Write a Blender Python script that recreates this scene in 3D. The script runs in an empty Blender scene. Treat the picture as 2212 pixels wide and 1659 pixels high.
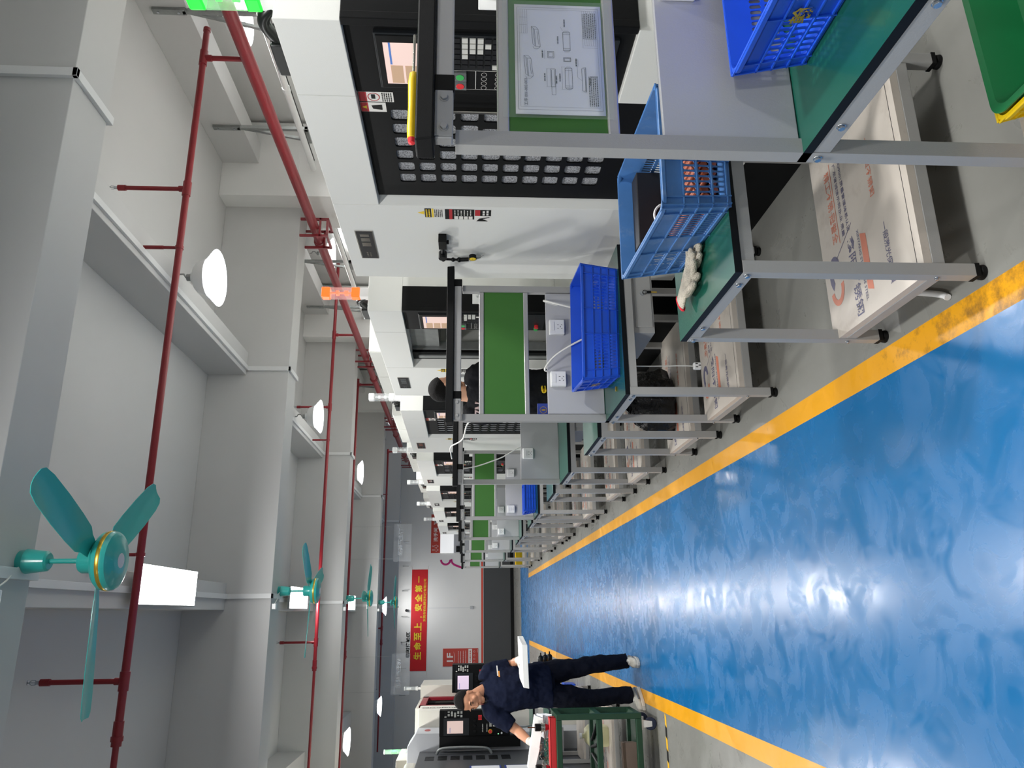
# Machine shop aisle, photographed with the phone held on its side (the picture is turned a quarter).
import bpy, bmesh, math, random
from mathutils import Vector, Matrix, Euler
random.seed(7)
SC = bpy.context.scene
COL = SC.collection
PI = math.pi

# ------------------------------------------------------------------ camera, world, exposure
F_PX = 1630.9
yaw, pitch, roll = 0.29421588, -0.05929863, 0.00493678
fwd = Vector((math.sin(yaw)*math.cos(pitch), math.cos(yaw)*math.cos(pitch), math.sin(pitch)))
r0 = Vector((math.cos(yaw), -math.sin(yaw), 0)); u0 = r0.cross(fwd)
rgt = math.cos(roll)*r0 + math.sin(roll)*u0
upv = -math.sin(roll)*r0 + math.cos(roll)*u0
cam = bpy.data.cameras.new('camera'); cam_o = bpy.data.objects.new('camera', cam); COL.objects.link(cam_o)
cam.sensor_fit = 'HORIZONTAL'; cam.sensor_width = 36.0; cam.lens = F_PX/2212*36.0
cam.clip_start = 0.05; cam.clip_end = 200
cx, cy, cz = -upv, rgt, -fwd
cam_o.matrix_world = Matrix(((cx.x, cy.x, cz.x, 0), (cx.y, cy.y, cz.y, 0), (cx.z, cy.z, cz.z, 1.57), (0, 0, 0, 1)))
SC.camera = cam_o
world = bpy.data.worlds.new('world'); SC.world = world; world.use_nodes = True
world.node_tree.nodes['Background'].inputs[0].default_value = (0.75, 0.82, 0.9, 1)
world.node_tree.nodes['Background'].inputs[1].default_value = 0.25
vs = SC.view_settings
vs.view_transform = 'Standard'; vs.look = 'None'; vs.gamma = 1.0; vs.use_curve_mapping = False
vs.exposure = 0.0
SC.cycles.use_denoising = True
SC.cycles.max_bounces = 10; SC.cycles.diffuse_bounces = 5; SC.cycles.glossy_bounces = 4
SC.cycles.transparent_max_bounces = 12
SC.cycles.sample_clamp_indirect = 6.0
LAMP_W = 1.13      # one knob for all lamps

# ------------------------------------------------------------------ helpers
def lin(c):
    return tuple((x/255/12.92 if x/255 <= 0.04045 else ((x/255+0.055)/1.055)**2.4) for x in c)
MATS = {}
def mat(name, rgb, rough=0.5, metal=0.0, noise=0.0, nscale=8.0, bump=0.0, bscale=60.0, emit=0.0, alpha=1.0, trans=0.0, spec=0.5, coat=0.0, dirt=None, dscale=3.0, dlo=0.55, dhi=0.75, damt=0.5):
    if name in MATS: return MATS[name]
    m = bpy.data.materials.new(name); m.use_nodes = True
    nt = m.node_tree; b = nt.nodes['Principled BSDF']; N = nt.nodes.new; L = nt.links.new
    c = lin(rgb)+(1,)
    b.inputs['Base Color'].default_value = c
    b.inputs['Roughness'].default_value = rough; b.inputs['Metallic'].default_value = metal
    b.inputs['Specular IOR Level'].default_value = spec
    if coat: b.inputs['Coat Weight'].default_value = coat; b.inputs['Coat Roughness'].default_value = 0.1
    if trans: b.inputs['Transmission Weight'].default_value = trans; b.inputs['IOR'].default_value = 1.45
    if alpha < 1: b.inputs['Alpha'].default_value = alpha
    if emit: b.inputs['Emission Color'].default_value = c; b.inputs['Emission Strength'].default_value = emit
    tc = N('ShaderNodeTexCoord')
    col = None
    if noise:
        n = N('ShaderNodeTexNoise'); n.inputs['Scale'].default_value = nscale; n.inputs['Detail'].default_value = 5
        L(tc.outputs['Object'], n.inputs['Vector'])
        mr = N('ShaderNodeMapRange'); mr.inputs[1].default_value = 0.25; mr.inputs[2].default_value = 0.75
        mr.inputs[3].default_value = 1-noise; mr.inputs[4].default_value = 1+noise
        L(n.outputs['Fac'], mr.inputs[0])
        mx = N('ShaderNodeMix'); mx.data_type = 'RGBA'; mx.blend_type = 'MULTIPLY'; mx.inputs[0].default_value = 1
        mx.inputs[6].default_value = c
        L(mr.outputs[0], mx.inputs[7]); col = mx.outputs[2]
    if dirt:
        n = N('ShaderNodeTexNoise'); n.inputs['Scale'].default_value = dscale; n.inputs['Detail'].default_value = 8; n.inputs['Roughness'].default_value = 0.65
        L(tc.outputs['Object'], n.inputs['Vector'])
        mr = N('ShaderNodeMapRange'); mr.inputs[1].default_value = dlo; mr.inputs[2].default_value = dhi
        mr.inputs[3].default_value = 0; mr.inputs[4].default_value = damt
        L(n.outputs['Fac'], mr.inputs[0])
        mx = N('ShaderNodeMix'); mx.data_type = 'RGBA'; L(mr.outputs[0], mx.inputs[0])
        if col: L(col, mx.inputs[6])
        else: mx.inputs[6].default_value = c
        mx.inputs[7].default_value = lin(dirt)+(1,); col = mx.outputs[2]
    if col: L(col, b.inputs['Base Color'])
    if bump:
        n = N('ShaderNodeTexNoise'); n.inputs['Scale'].default_value = bscale; n.inputs['Detail'].default_value = 3
        L(tc.outputs['Object'], n.inputs['Vector'])
        bp = N('ShaderNodeBump'); bp.inputs['Strength'].default_value = bump; bp.inputs['Distance'].default_value = 0.01
        L(n.outputs['Fac'], bp.inputs['Height']); L(bp.outputs[0], b.inputs['Normal'])
    MATS[name] = m
    return m

_TXT = {}
def text_geo(s, bold=0.0):
    k = (s, bold)
    if k in _TXT: return _TXT[k]
    c = bpy.data.curves.new('lettering', 'FONT'); c.body = s; c.resolution_u = 2; c.offset = bold
    o = bpy.data.objects.new('lettering', c); COL.objects.link(o)
    me = bpy.data.meshes.new_from_object(o.evaluated_get(bpy.context.evaluated_depsgraph_get()))
    vs_ = [(v.co.x, v.co.y) for v in me.vertices]; fs = [tuple(p.vertices) for p in me.polygons]
    bpy.data.objects.remove(o); bpy.data.curves.remove(c); bpy.data.meshes.remove(me)
    if vs_:
        x0 = min(v[0] for v in vs_); x1 = max(v[0] for v in vs_); y0 = min(v[1] for v in vs_); y1 = max(v[1] for v in vs_)
    else: x0 = x1 = y0 = y1 = 0
    _TXT[k] = (vs_, fs, x0, x1, y0, y1)
    return _TXT[k]

class MB:
    def __init__(s): s.v = []; s.f = []; s.mi = []; s.cur = 0
    def m(s, i): s.cur = i; return s
    def add(s, vs_, fs):
        o = len(s.v); s.v += [tuple(p) for p in vs_]
        for f in fs: s.f.append(tuple(i+o for i in f)); s.mi.append(s.cur)
        return s
    def box(s, x0, x1, y0, y1, z0, z1):
        return s.add([(x0,y0,z0),(x1,y0,z0),(x1,y1,z0),(x0,y1,z0),(x0,y0,z1),(x1,y0,z1),(x1,y1,z1),(x0,y1,z1)],
                     [(3,2,1,0),(4,5,6,7),(0,1,5,4),(1,2,6,5),(2,3,7,6),(3,0,4,7)])
    def hexa(s, p):     # 8 points, bottom ring then top ring
        return s.add(p, [(3,2,1,0),(4,5,6,7),(0,1,5,4),(1,2,6,5),(2,3,7,6),(3,0,4,7)])
    def quad(s, a, b, c, d): return s.add([a,b,c,d], [(0,1,2,3)])
    def rect(s, o, u, v):
        o, u, v = Vector(o), Vector(u), Vector(v)
        return s.add([o, o+u, o+u+v, o+v], [(0,1,2,3)])
    def cyl(s, p0, p1, r, n=16, r1=None, caps=True):
        p0, p1 = Vector(p0), Vector(p1); r1 = r if r1 is None else r1
        d = (p1-p0).normalized(); a = d.orthogonal().normalized(); b = d.cross(a)
        vs_ = []
        for p, q in ((p0, r), (p1, r1)):
            for i in range(n):
                t = 2*PI*i/n; vs_.append(p+q*(math.cos(t)*a+math.sin(t)*b))
        fs = [(i, (i+1) % n, n+(i+1) % n, n+i) for i in range(n)]
        if caps: fs += [tuple(range(n-1, -1, -1)), tuple(range(n, 2*n))]
        return s.add(vs_, fs)
    def tube(s, pts, r, n=8, rs=None):
        pts = [Vector(p) for p in pts]; vs_ = []; prev = None
        for i, p in enumerate(pts):
            d = (pts[min(i+1, len(pts)-1)]-pts[max(i-1, 0)]).normalized()
            if prev is None: a = d.orthogonal().normalized()
            else:
                a = prev-d*prev.dot(d); a = a.normalized() if a.length > 1e-6 else d.orthogonal().normalized()
            prev = a; b = d.cross(a); q = rs[i] if rs else r
            for k in range(n):
                t = 2*PI*k/n; vs_.append(p+q*(math.cos(t)*a+math.sin(t)*b))
        fs = []
        for i in range(len(pts)-1):
            for k in range(n): fs.append((i*n+k, i*n+(k+1) % n, (i+1)*n+(k+1) % n, (i+1)*n+k))
        fs += [tuple(range(n-1, -1, -1)), tuple(range((len(pts)-1)*n, len(pts)*n))]
        return s.add(vs_, fs)
    def lathe(s, prof, c=(0,0,0), n=24, axis='z'):
        c = Vector(c); vs_ = []
        for r, h in prof:
            for i in range(n):
                t = 2*PI*i/n; x, y = r*math.cos(t), r*math.sin(t)
                p = {'z': (x, y, h), 'x': (h, x, y), 'y': (y, h, x)}[axis]
                vs_.append(c+Vector(p))
        fs = []
        for j in range(len(prof)-1):
            for i in range(n): fs.append((j*n+i, j*n+(i+1) % n, (j+1)*n+(i+1) % n, (j+1)*n+i))
        if prof[0][0] > 1e-5: fs.append(tuple(range(n-1, -1, -1)))
        if prof[-1][0] > 1e-5: fs.append(tuple(range((len(prof)-1)*n, len(prof)*n)))
        return s.add(vs_, fs)
    def sph(s, c, r, n=12, sc=(1,1,1)):
        prof = [(max(1e-6, r*math.sin(PI*j/n)), -r*math.cos(PI*j/n)) for j in range(n+1)]
        o = len(s.v); s.lathe(prof, (0,0,0), n*2 if n < 9 else 20)
        for i in range(o, len(s.v)):
            p = s.v[i]; s.v[i] = (c[0]+p[0]*sc[0], c[1]+p[1]*sc[1], c[2]+p[2]*sc[2])
        return s
    def prism(s, poly, o, u, v, w):     # 2D poly in the u,v frame at o, pulled along w
        o, u, v, w = Vector(o), Vector(u), Vector(v), Vector(w); n = len(poly)
        vs_ = [o+u*a+v*b for a, b in poly]+[o+u*a+v*b+w for a, b in poly]
        return s.add(vs_, [tuple(range(n-1, -1, -1)), tuple(range(n, 2*n))]+[(i, (i+1) % n, n+(i+1) % n, n+i) for i in range(n)])
    def poly(s, pts): return s.add(pts, [tuple(range(len(pts)))])
    def loft(s, rings, caps=True):      # rings: lists of equally many points
        n = len(rings[0]); vs_ = [p for r in rings for p in r]; fs = []
        for j in range(len(rings)-1):
            for i in range(n): fs.append((j*n+i, j*n+(i+1) % n, (j+1)*n+(i+1) % n, (j+1)*n+i))
        if caps: fs += [tuple(range(n-1, -1, -1)), tuple(range((len(rings)-1)*n, len(rings)*n))]
        return s.add(vs_, fs)
    def text(s, t, o, u, v, size, w=None, align='c', bold=0.0):   # centre (or start) at o, along u, up v
        vs_, fs, x0, x1, y0, y1 = text_geo(t, bold)
        if not vs_: return s
        o, u, v = Vector(o), Vector(u).normalized(), Vector(v).normalized()
        k = size/(y1-y0) if y1 > y0 else 1; kx = k if w is None else w/(x1-x0)
        ax = (x0+x1)/2 if align == 'c' else x0
        return s.add([o+u*((x-ax)*kx)+v*((y-(y0+y1)/2)*k) for x, y in vs_], fs)
    def plate(s, P, us, vs_, hole, th=0.002, k=3):
        """grid plate: P(u,v,w) maps to space; hole(i,j) gives None or (inset_u, inset_v, radius)"""
        for i in range(len(us)-1):
            for j in range(len(vs_)-1):
                a, b, c, d = us[i], us[i+1], vs_[j], vs_[j+1]; h = hole(i, j)
                if h is None:
                    s.add([P(a,c,0),P(b,c,0),P(b,d,0),P(a,d,0)], [(0,1,2,3)])
                    s.add([P(a,c,th),P(b,c,th),P(b,d,th),P(a,d,th)], [(3,2,1,0)])
                    continue
                iu, iv, r = h; x0, x1, y0, y1 = a+iu, b-iu, c+iv, d-iv; r = min(r, (x1-x0)/2*.999, (y1-y0)/2*.999)
                out = [(a,c),(b,c),(b,d),(a,d)]; ring = []
                for q, (mx, my, t0) in enumerate(((x0+r,y0+r,PI),(x1-r,y0+r,1.5*PI),(x1-r,y1-r,0),(x0+r,y1-r,.5*PI))):
                    for e in range(k+1):
                        t = t0+e/k*PI/2; ring.append((mx+r*math.cos(t), my+r*math.sin(t)))
                n = len(ring); V = []; Fc = []
                for w in (0, th): V += [P(x,y,w) for x, y in out]+[P(x,y,w) for x, y in ring]
                B = 4+n
                for q in range(4):
                    for e in range(k):
                        i0 = 4+q*(k+1)+e; Fc.append((q, i0+1, i0)); Fc.append((B+q, B+i0, B+i0+1))
                    i0 = 4+q*(k+1)+k; i1 = 4+((q+1) % 4)*(k+1); q2 = (q+1) % 4
                    Fc.append((q, q2, i1, i0)); Fc.append((B+q2, B+q, B+i0, B+i1))
                for e in range(n):
                    i0, i1 = 4+e, 4+(e+1) % n; Fc.append((i1, B+i1, B+i0, i0))
                s.add(V, Fc)
        return s
    def xf(s, M, start=0):
        for i in range(start, len(s.v)): s.v[i] = tuple(M @ Vector(s.v[i]))
        return s
    def build(s, name, mats, parent=None, bevel=0.0, smooth=None, sub=0, seg=2, loc=None, rot=None):
        me = bpy.data.meshes.new(name); me.from_pydata(s.v, [], s.f); me.update()
        mats = mats if isinstance(mats, (list, tuple)) else [mats]
        for m_ in mats: me.materials.append(m_)
        me.polygons.foreach_set('material_index', [min(i, len(mats)-1) for i in s.mi])
        if smooth is not None:
            me.polygons.foreach_set('use_smooth', [True]*len(me.polygons))
            me.set_sharp_from_angle(angle=math.radians(smooth))
        o = bpy.data.objects.new(name, me); COL.objects.link(o)
        if parent: o.parent = parent
        if loc: o.location = loc
        if rot: o.rotation_euler = rot
        if bevel:
            md = o.modifiers.new('edges', 'BEVEL'); md.width = bevel; md.segments = seg; md.limit_method = 'ANGLE'; md.angle_limit = math.radians(50)
        if sub:
            md = o.modifiers.new('smooth', 'SUBSURF'); md.levels = sub; md.render_levels = sub
        return o

def tag(o, label=None, cat=None, group=None, kind=None):
    if label: o['label'] = label
    if cat: o['category'] = cat
    if group: o['group'] = group
    if kind: o['kind'] = kind
    return o
def thing(name, label, cat, loc=(0,0,0), rz=0.0, group=None):
    o = bpy.data.objects.new(name, None); COL.objects.link(o); o.empty_display_size = 0.1
    o.location = loc; o.rotation_euler = (0, 0, rz)
    return tag(o, label, cat, group)
KIDS = {}
def kids(o): return [c for c in bpy.data.objects if c.parent == o]
def dup(root, loc, label, rz=None, skip=()):
    r = root.copy(); COL.objects.link(r); r.location = loc
    if rz is not None: r.rotation_euler = (0, 0, rz)
    r['label'] = label
    for ch in kids(root):
        if ch.name.split('.')[0] in skip: continue
        c = ch.copy(); COL.objects.link(c); c.parent = r
        for g in kids(ch):
            d = g.copy(); COL.objects.link(d); d.parent = c
    return r
def arc(c, r, a0, a1, n, plane='xz'):
    out = []
    for i in range(n+1):
        t = math.radians(a0+(a1-a0)*i/n); x, y = r*math.cos(t), r*math.sin(t)
        out.append({'xz': (c[0]+x, c[1], c[2]+y), 'yz': (c[0], c[1]+x, c[2]+y), 'xy': (c[0]+x, c[1]+y, c[2])}[plane])
    return out
def smooth_path(pts, n=6):
    pts = [Vector(p) for p in pts]; out = []
    for i in range(len(pts)-1):
        p0 = pts[max(i-1, 0)]; p1 = pts[i]; p2 = pts[i+1]; p3 = pts[min(i+2, len(pts)-1)]
        for k in range(n):
            t = k/n
            out.append(0.5*((2*p1)+(-p0+p2)*t+(2*p0-5*p1+4*p2-p3)*t*t+(-p0+3*p1-3*p2+p3)*t**3))
    out.append(pts[-1]); return out

# ------------------------------------------------------------------ shared materials
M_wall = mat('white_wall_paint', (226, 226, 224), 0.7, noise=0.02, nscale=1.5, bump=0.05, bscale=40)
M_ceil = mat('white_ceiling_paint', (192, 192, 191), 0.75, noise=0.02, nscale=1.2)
M_black = mat('black_plastic', (13, 14, 15), 0.35, spec=0.2)
M_blackm = mat('black_powder_coat', (15, 16, 17), 0.5, bump=0.1, bscale=500, spec=0.12)
M_frame = mat('grey_powder_coat', (160, 160, 158), 0.42, bump=0.06, bscale=300, dirt=(120, 112, 100), dscale=5, dlo=0.62, dhi=0.85, damt=0.35)
M_alu = mat('anodised_aluminium', (190, 190, 190), 0.38, metal=0.6)
M_steel = mat('bright_zinc_bolt', (185, 190, 195), 0.25, metal=1.0)
M_galv = mat('galvanised_steel', (150, 153, 152), 0.45, metal=0.7, noise=0.1, nscale=20)
M_white = mat('white_machine_enamel', (226, 227, 222), 0.38, bump=0.05, bscale=250)
M_whitep = mat('white_plastic', (232, 233, 232), 0.35)
M_red = mat('red_pipe_paint', (128, 22, 32), 0.4, noise=0.05)
M_trunk = mat('white_cable_trunking_plastic', (215, 216, 216), 0.5)
M_green_mat = mat('green_bench_mat', (20, 80, 66), 0.26, noise=0.08, nscale=4, coat=0.2)
M_board = mat('green_notice_board', (56, 112, 40), 0.55, noise=0.03)
M_blue = mat('blue_crate_plastic', (30, 84, 205), 0.35, noise=0.06, nscale=10)
M_bluew = mat('worn_blue_crate_plastic', (66, 112, 168), 0.45, noise=0.12, nscale=14, dirt=(150, 165, 180), dscale=16, dlo=0.55, dhi=0.8, damt=0.4)
M_yellow = mat('yellow_plastic', (238, 200, 18), 0.4)
M_tgreen = mat('green_tray_plastic', (22, 128, 72), 0.35)
M_rubber = mat('black_rubber', (12, 12, 12), 0.7, spec=0.2)
M_glow = mat('lamp_diffuser', (255, 255, 255), 0.5, emit=14.0)
M_cable = mat('white_cable_sheath', (225, 224, 218), 0.5)
M_dark = mat('dark_slate_wainscot_paint', (62, 64, 66), 0.45)
M_teal = mat('teal_fan_enamel', (48, 172, 164), 0.3, coat=0.3)
# ------------------------------------------------------------------ setting: floor
XL0, XL1, XR0, XR1 = -0.775, -0.665, 0.83, 0.935     # yellow lines either side of the blue aisle
def floor_mat(name, rgb, rough, bump, cloud=0.1, scuff=0.0, worn=None):
    m = bpy.data.materials.new(name); m.use_nodes = True; nt = m.node_tree; b = nt.nodes['Principled BSDF']; N = nt.nodes.new; L = nt.links.new
    tc = N('ShaderNodeTexCoord')
    n1 = N('ShaderNodeTexNoise'); n1.inputs['Scale'].default_value = 1.3; n1.inputs['Detail'].default_value = 6; L(tc.outputs['Object'], n1.inputs['Vector'])
    mr = N('ShaderNodeMapRange'); mr.inputs[1].default_value = 0.3; mr.inputs[2].default_value = 0.7; mr.inputs[3].default_value = 1-cloud; mr.inputs[4].default_value = 1+cloud
    L(n1.outputs['Fac'], mr.inputs[0])
    mx = N('ShaderNodeMix'); mx.data_type = 'RGBA'; mx.blend_type = 'MULTIPLY'; mx.inputs[0].default_value = 1; mx.inputs[6].default_value = lin(rgb)+(1,)
    L(mr.outputs[0], mx.inputs[7]); col = mx.outputs[2]
    if worn:
        n3 = N('ShaderNodeTexNoise'); n3.inputs['Scale'].default_value = 14; n3.inputs['Detail'].default_value = 10; n3.inputs['Roughness'].default_value = 0.75; L(tc.outputs['Object'], n3.inputs['Vector'])
        sp = N('ShaderNodeSeparateXYZ'); L(tc.outputs['Object'], sp.inputs[0])
        yr = N('ShaderNodeMapRange'); yr.inputs[1].default_value = 1.6; yr.inputs[2].default_value = 2.9; yr.inputs[3].default_value = 0.24; yr.inputs[4].default_value = 0.0
        L(sp.outputs['Y'], yr.inputs[0])
        ad = N('ShaderNodeMath'); ad.operation = 'ADD'; L(n3.outputs['Fac'], ad.inputs[0]); L(yr.outputs[0], ad.inputs[1])
        r3 = N('ShaderNodeMapRange'); r3.inputs[1].default_value = 0.60; r3.inputs[2].default_value = 0.80; r3.inputs[4].default_value = 0.85; L(ad.outputs[0], r3.inputs[0])
        m3 = N('ShaderNodeMix'); m3.data_type = 'RGBA'; L(r3.outputs[0], m3.inputs[0]); L(col, m3.inputs[6]); m3.inputs[7].default_value = lin(worn)+(1,); col = m3.outputs[2]
    L(col, b.inputs['Base Color'])
    # trowel swirls and scuffs: gloss and relief, no colour
    n2 = N('ShaderNodeTexNoise'); n2.inputs['Scale'].default_value = 5.0; n2.inputs['Detail'].default_value = 8; n2.inputs['Roughness'].default_value = 0.6
    n2.inputs['Distortion'].default_value = 1.2; L(tc.outputs['Object'], n2.inputs['Vector'])
    rr = N('ShaderNodeMapRange'); rr.inputs[1].default_value = 0.35; rr.inputs[2].default_value = 0.7; rr.inputs[3].default_value = rough-0.05; rr.inputs[4].default_value = rough+0.16
    L(n2.outputs['Fac'], rr.inputs[0]); L(rr.outputs[0], b.inputs['Roughness'])
    n4 = N('ShaderNodeTexNoise'); n4.inputs['Scale'].default_value = 22.0; n4.inputs['Detail'].default_value = 4; n4.inputs['Distortion'].default_value = 1.0; L(tc.outputs['Object'], n4.inputs['Vector'])
    ad2 = N('ShaderNodeMath'); ad2.operation = 'MULTIPLY_ADD'; L(n4.outputs['Fac'], ad2.inputs[0]); ad2.inputs[1].default_value = 0.35; L(n2.outputs['Fac'], ad2.inputs[2])
    bp = N('ShaderNodeBump'); bp.inputs['Strength'].default_value = bump; bp.inputs['Distance'].default_value = 0.004
    L(ad2.outputs[0], bp.inputs['Height']); L(bp.outputs[0], b.inputs['Normal'])
    return m
Mf_grey = floor_mat('grey_epoxy_floor', (128, 128, 123), 0.3, 0.03, 0.05)
Mf_blue = floor_mat('blue_epoxy_aisle', (14, 100, 156), 0.22, 0.045, 0.07)
Mf_yel = floor_mat('yellow_line_paint', (222, 156, 12), 0.35, 0.08, 0.08, worn=(120, 84, 30))
Mf_haz = mat('hazard_tape_black', (24, 24, 26), 0.5)
Mf_hazy = mat('hazard_tape_yellow', (226, 176, 40), 0.5)
fl = MB()
X0, X1, Y0, Y1 = -9.0, 6.0, -8.0, 26.0
fl.m(0)
for a, b, c, d in ((X0, XL0, Y0, 19.75), (XR1, X1, Y0, 19.6), (X0, X1, 22.5, Y1)): fl.box(a, b, c, d, -0.2, 0)
fl.m(1)
for a, b, c, d in ((XL1, XR0, Y0, 19.6), (X0, XL0, 19.75, 22.5), (XL0, XL1, 19.75, 22.5), (XL1, XR0, 19.6, 22.5), (XR0, XR1, 19.6, 22.5), (XR1, X1, 19.6, 22.5)): fl.box(a, b, c, d, -0.2, 0)
fl.m(2)
fl.box(XL0, XL1, Y0, 19.75, -0.2, 0); fl.box(XR0, XR1, Y0, 19.6, -0.2, 0)
# black and yellow hazard tape across the grey, beside the green cart
y = 6.34; x = XL0
for i in range(40):
    xa = x-0.085*i
    fl.m(3 if i % 2 else 4)
    fl.add([(xa-0.02,y,0.0012),(xa-0.105,y,0.0012),(xa-0.085,y+0.05,0.0012),(xa,y+0.05,0.0012)], [(3,2,1,0)])
tag(fl.build('floor', [Mf_grey, Mf_blue, Mf_yel, Mf_haz, Mf_hazy]), 'blue aisle between yellow lines with grey machine floor each side', kind='structure')

# ------------------------------------------------------------------ setting: ceiling, beams, walls
def struct(name, mb, mats, label=None, bevel=0.0): return tag(mb.build(name, mats, bevel=bevel), label, kind='structure')
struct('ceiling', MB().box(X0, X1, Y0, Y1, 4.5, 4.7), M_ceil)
BEAMY = [-1.53, 3.39, 8.32, 13.11, 18.15, 23.2]
BXN = 0
def trim(mb, mats, bevel=0.004):
    global BXN
    BXN += 1
    return struct('trim_%d' % BXN, mb, mats, bevel=bevel)
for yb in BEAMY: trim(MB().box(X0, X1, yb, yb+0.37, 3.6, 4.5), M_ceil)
SPX = [-4.7, -2.31, 0.06, 2.61, 5.18]
for xs in SPX:
    for i in range(len(BEAMY)):
        ya = BEAMY[i]+0.37; yb = BEAMY[i+1] if i+1 < len(BEAMY) else Y1
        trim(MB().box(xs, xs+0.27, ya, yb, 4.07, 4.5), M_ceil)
for i, yb in enumerate(BEAMY[1:5]):            # columns along the machine wall
    trim(MB().box(4.75, 5.75, yb-0.28, yb+0.5, 0, 3.6 if i else 3.6), M_wall)
    trim(MB().box(4.75, 5.75, yb-0.28, yb, 3.6, 4.5), M_wall)
w = MB(); w.box(X1-0.2, X1, Y0, Y1, 0, 4.5); struct('wall_right', w, M_wall)
w = MB(); w.box(X0, X0+0.2, Y0, Y1, 0, 4.5); struct('wall_left', w, M_wall)
w = MB(); w.box(X0+0.2, X1-0.2, Y0, Y0+0.2, 0, 4.5); struct('wall_front', w, M_wall)
w = MB()
w.m(0).box(X0+0.2, X1-0.2, Y1-0.2, Y1, 1.0, 4.5)
w.m(1).box(X0+0.2, X1-0.2, Y1-0.2, Y1, 0.0, 1.0)
M_redline = mat('red_line_paint', (205, 62, 40), 0.5)
w.m(2).rect((X0+0.2, Y1-0.203, 1.015), (X1-X0-0.4, 0, 0), (0, 0, 0.06))
struct('wall_back', w, [M_wall, M_dark, M_redline], 'white end wall with red line over a dark painted base')
struct('baseboard_back', MB().box(X0+0.2, X1-0.2, Y1-0.22, Y1-0.2, 0, 0.11), M_black)

# ------------------------------------------------------------------ lamps
def area(name, loc, sx, sy, power, color=(1, 0.99, 0.97), shape='RECTANGLE', parent=None, spread=PI):
    l = bpy.data.lights.new(name, 'AREA'); l.shape = shape; l.size = sx
    if shape in ('RECTANGLE', 'ELLIPSE'): l.size_y = sy
    l.energy = power*LAMP_W; l.color = color; l.spread = spread
    o = bpy.data.objects.new(name, l); COL.objects.link(o); o.location = loc
    if parent: o.parent = parent
    return o
def led_panel(x, y, label, pw=58):
    t = thing('led_panel_lamp', label, 'ceiling lamp', (x, y, 0), group='panel lamps under the spine beam')
    mb = MB(); mb.box(-0.15, 0.15, -0.6, 0.6, 3.955, 3.985); mb.build('frame', M_galv, t, bevel=0.003)
    d = MB(); d.add([(-0.143,-0.59,3.953),(0.143,-0.59,3.953),(0.143,0.59,3.953),(-0.143,0.59,3.953)], [(3,2,1,0)]); d.build('diffuser', M_glow, t)
    h = MB()
    for yy in (-0.45, 0.45): h.cyl((0, yy, 3.985), (0, yy, 4.07), 0.008, 8)
    h.box(-0.01, 0.01, -0.45, 0.45, 3.985, 3.99)
    h.build('hanger', M_galv, t)
    l = area('panel_light', (0, 0, 3.948), 0.28, 1.16, pw, parent=t)
    return t
LEDX = 0.235
for y, lab in ((6.47, 'square panel lamp above the big teal fan, over the aisle near the red pipe'), (11.4, 'panel lamp glowing behind the second teal fan'), (16.5, 'panel lamp glowing behind the third teal fan')):
    led_panel(LEDX, y, lab)
led_panel(LEDX, 24.6, 'panel lamp hidden behind the last ceiling beam by the end wall', 20)
for y in (1.4, -3.6): led_panel(LEDX, y, 'panel lamp under the spine beam beyond the top of the view')
def bay_lamp(x, y, label, z=3.745, pw=60):
    t = thing('high_bay_lamp', label, 'ceiling lamp', (x, y, z), group='round high bay lamps')
    MB().lathe([(0.0,0.155),(0.045,0.15),(0.055,0.12),(0.105,0.115),(0.13,0.095),(0.148,0.045),(0.166,0.012),(0.160,0.010),(0.14,0.04),(0.12,0.085)], n=40).build('housing', M_whitep, t, smooth=40)
    MB().lathe([(0.166,0.012),(0.205,-0.03),(0.238,-0.06),(0.241,-0.065),(0.234,-0.062),(0.2,-0.028),(0.162,0.012)], n=48).build('skirt', M_glow_rim, t, smooth=40)
    d = MB(); d.lathe([(0.16,0.012),(0.1,0.004),(0.0,0.0)], n=32); d.build('diffuser', M_glow, t, smooth=60)
    h = MB(); h.tube([(0,0,0.15),(0,0,0.2),(0.03,0,0.22),(0.03,0,0.255),(0,0,0.27),(0,0,0.3)], 0.008, 8); h.cyl((0,0,0.19),(0,0,0.14), 0.03, 12); h.build('hook', M_galv, t)
    l = area('bay_light', (0, 0, -0.006), 0.3, 0.3, pw, parent=t, shape='DISK')
    return t
M_glow_rim = mat('clear_lamp_skirt', (240, 244, 250), 0.15, emit=0.25, alpha=0.55)
for x, y, lab in ((2.74, 5.99, 'largest round high bay lamp, beside the red branch pipe'),
                  (2.74, 10.71, 'second round high bay lamp along the machine side'),
                  (2.74, 15.25, 'third and smallest round high bay lamp along the machine side'),
                  (0.2, 20.9, 'round high bay lamp next to the last teal fan'),
                  (-2.2, 15.1, 'round high bay lamp on the side of the green tower light over the workers machines'),
                  (5.25, 20.73, 'round high bay lamp half hidden behind the big red pipe')):
    bay_lamp(x, y, lab)
for x, y in ((2.74, 1.2), (2.74, -3.6), (5.43, 1.2), (5.43, 6.0), (5.43, 10.9), (-2.2, 1.2), (-2.2, 5.9), (-2.2, 10.4), (-2.2, 20.5), (-2.2, -3.6), (-4.6, 7.5), (-4.6, 13)):
    bay_lamp(x, y, 'round high bay lamp out of view over the machine rows')
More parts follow.
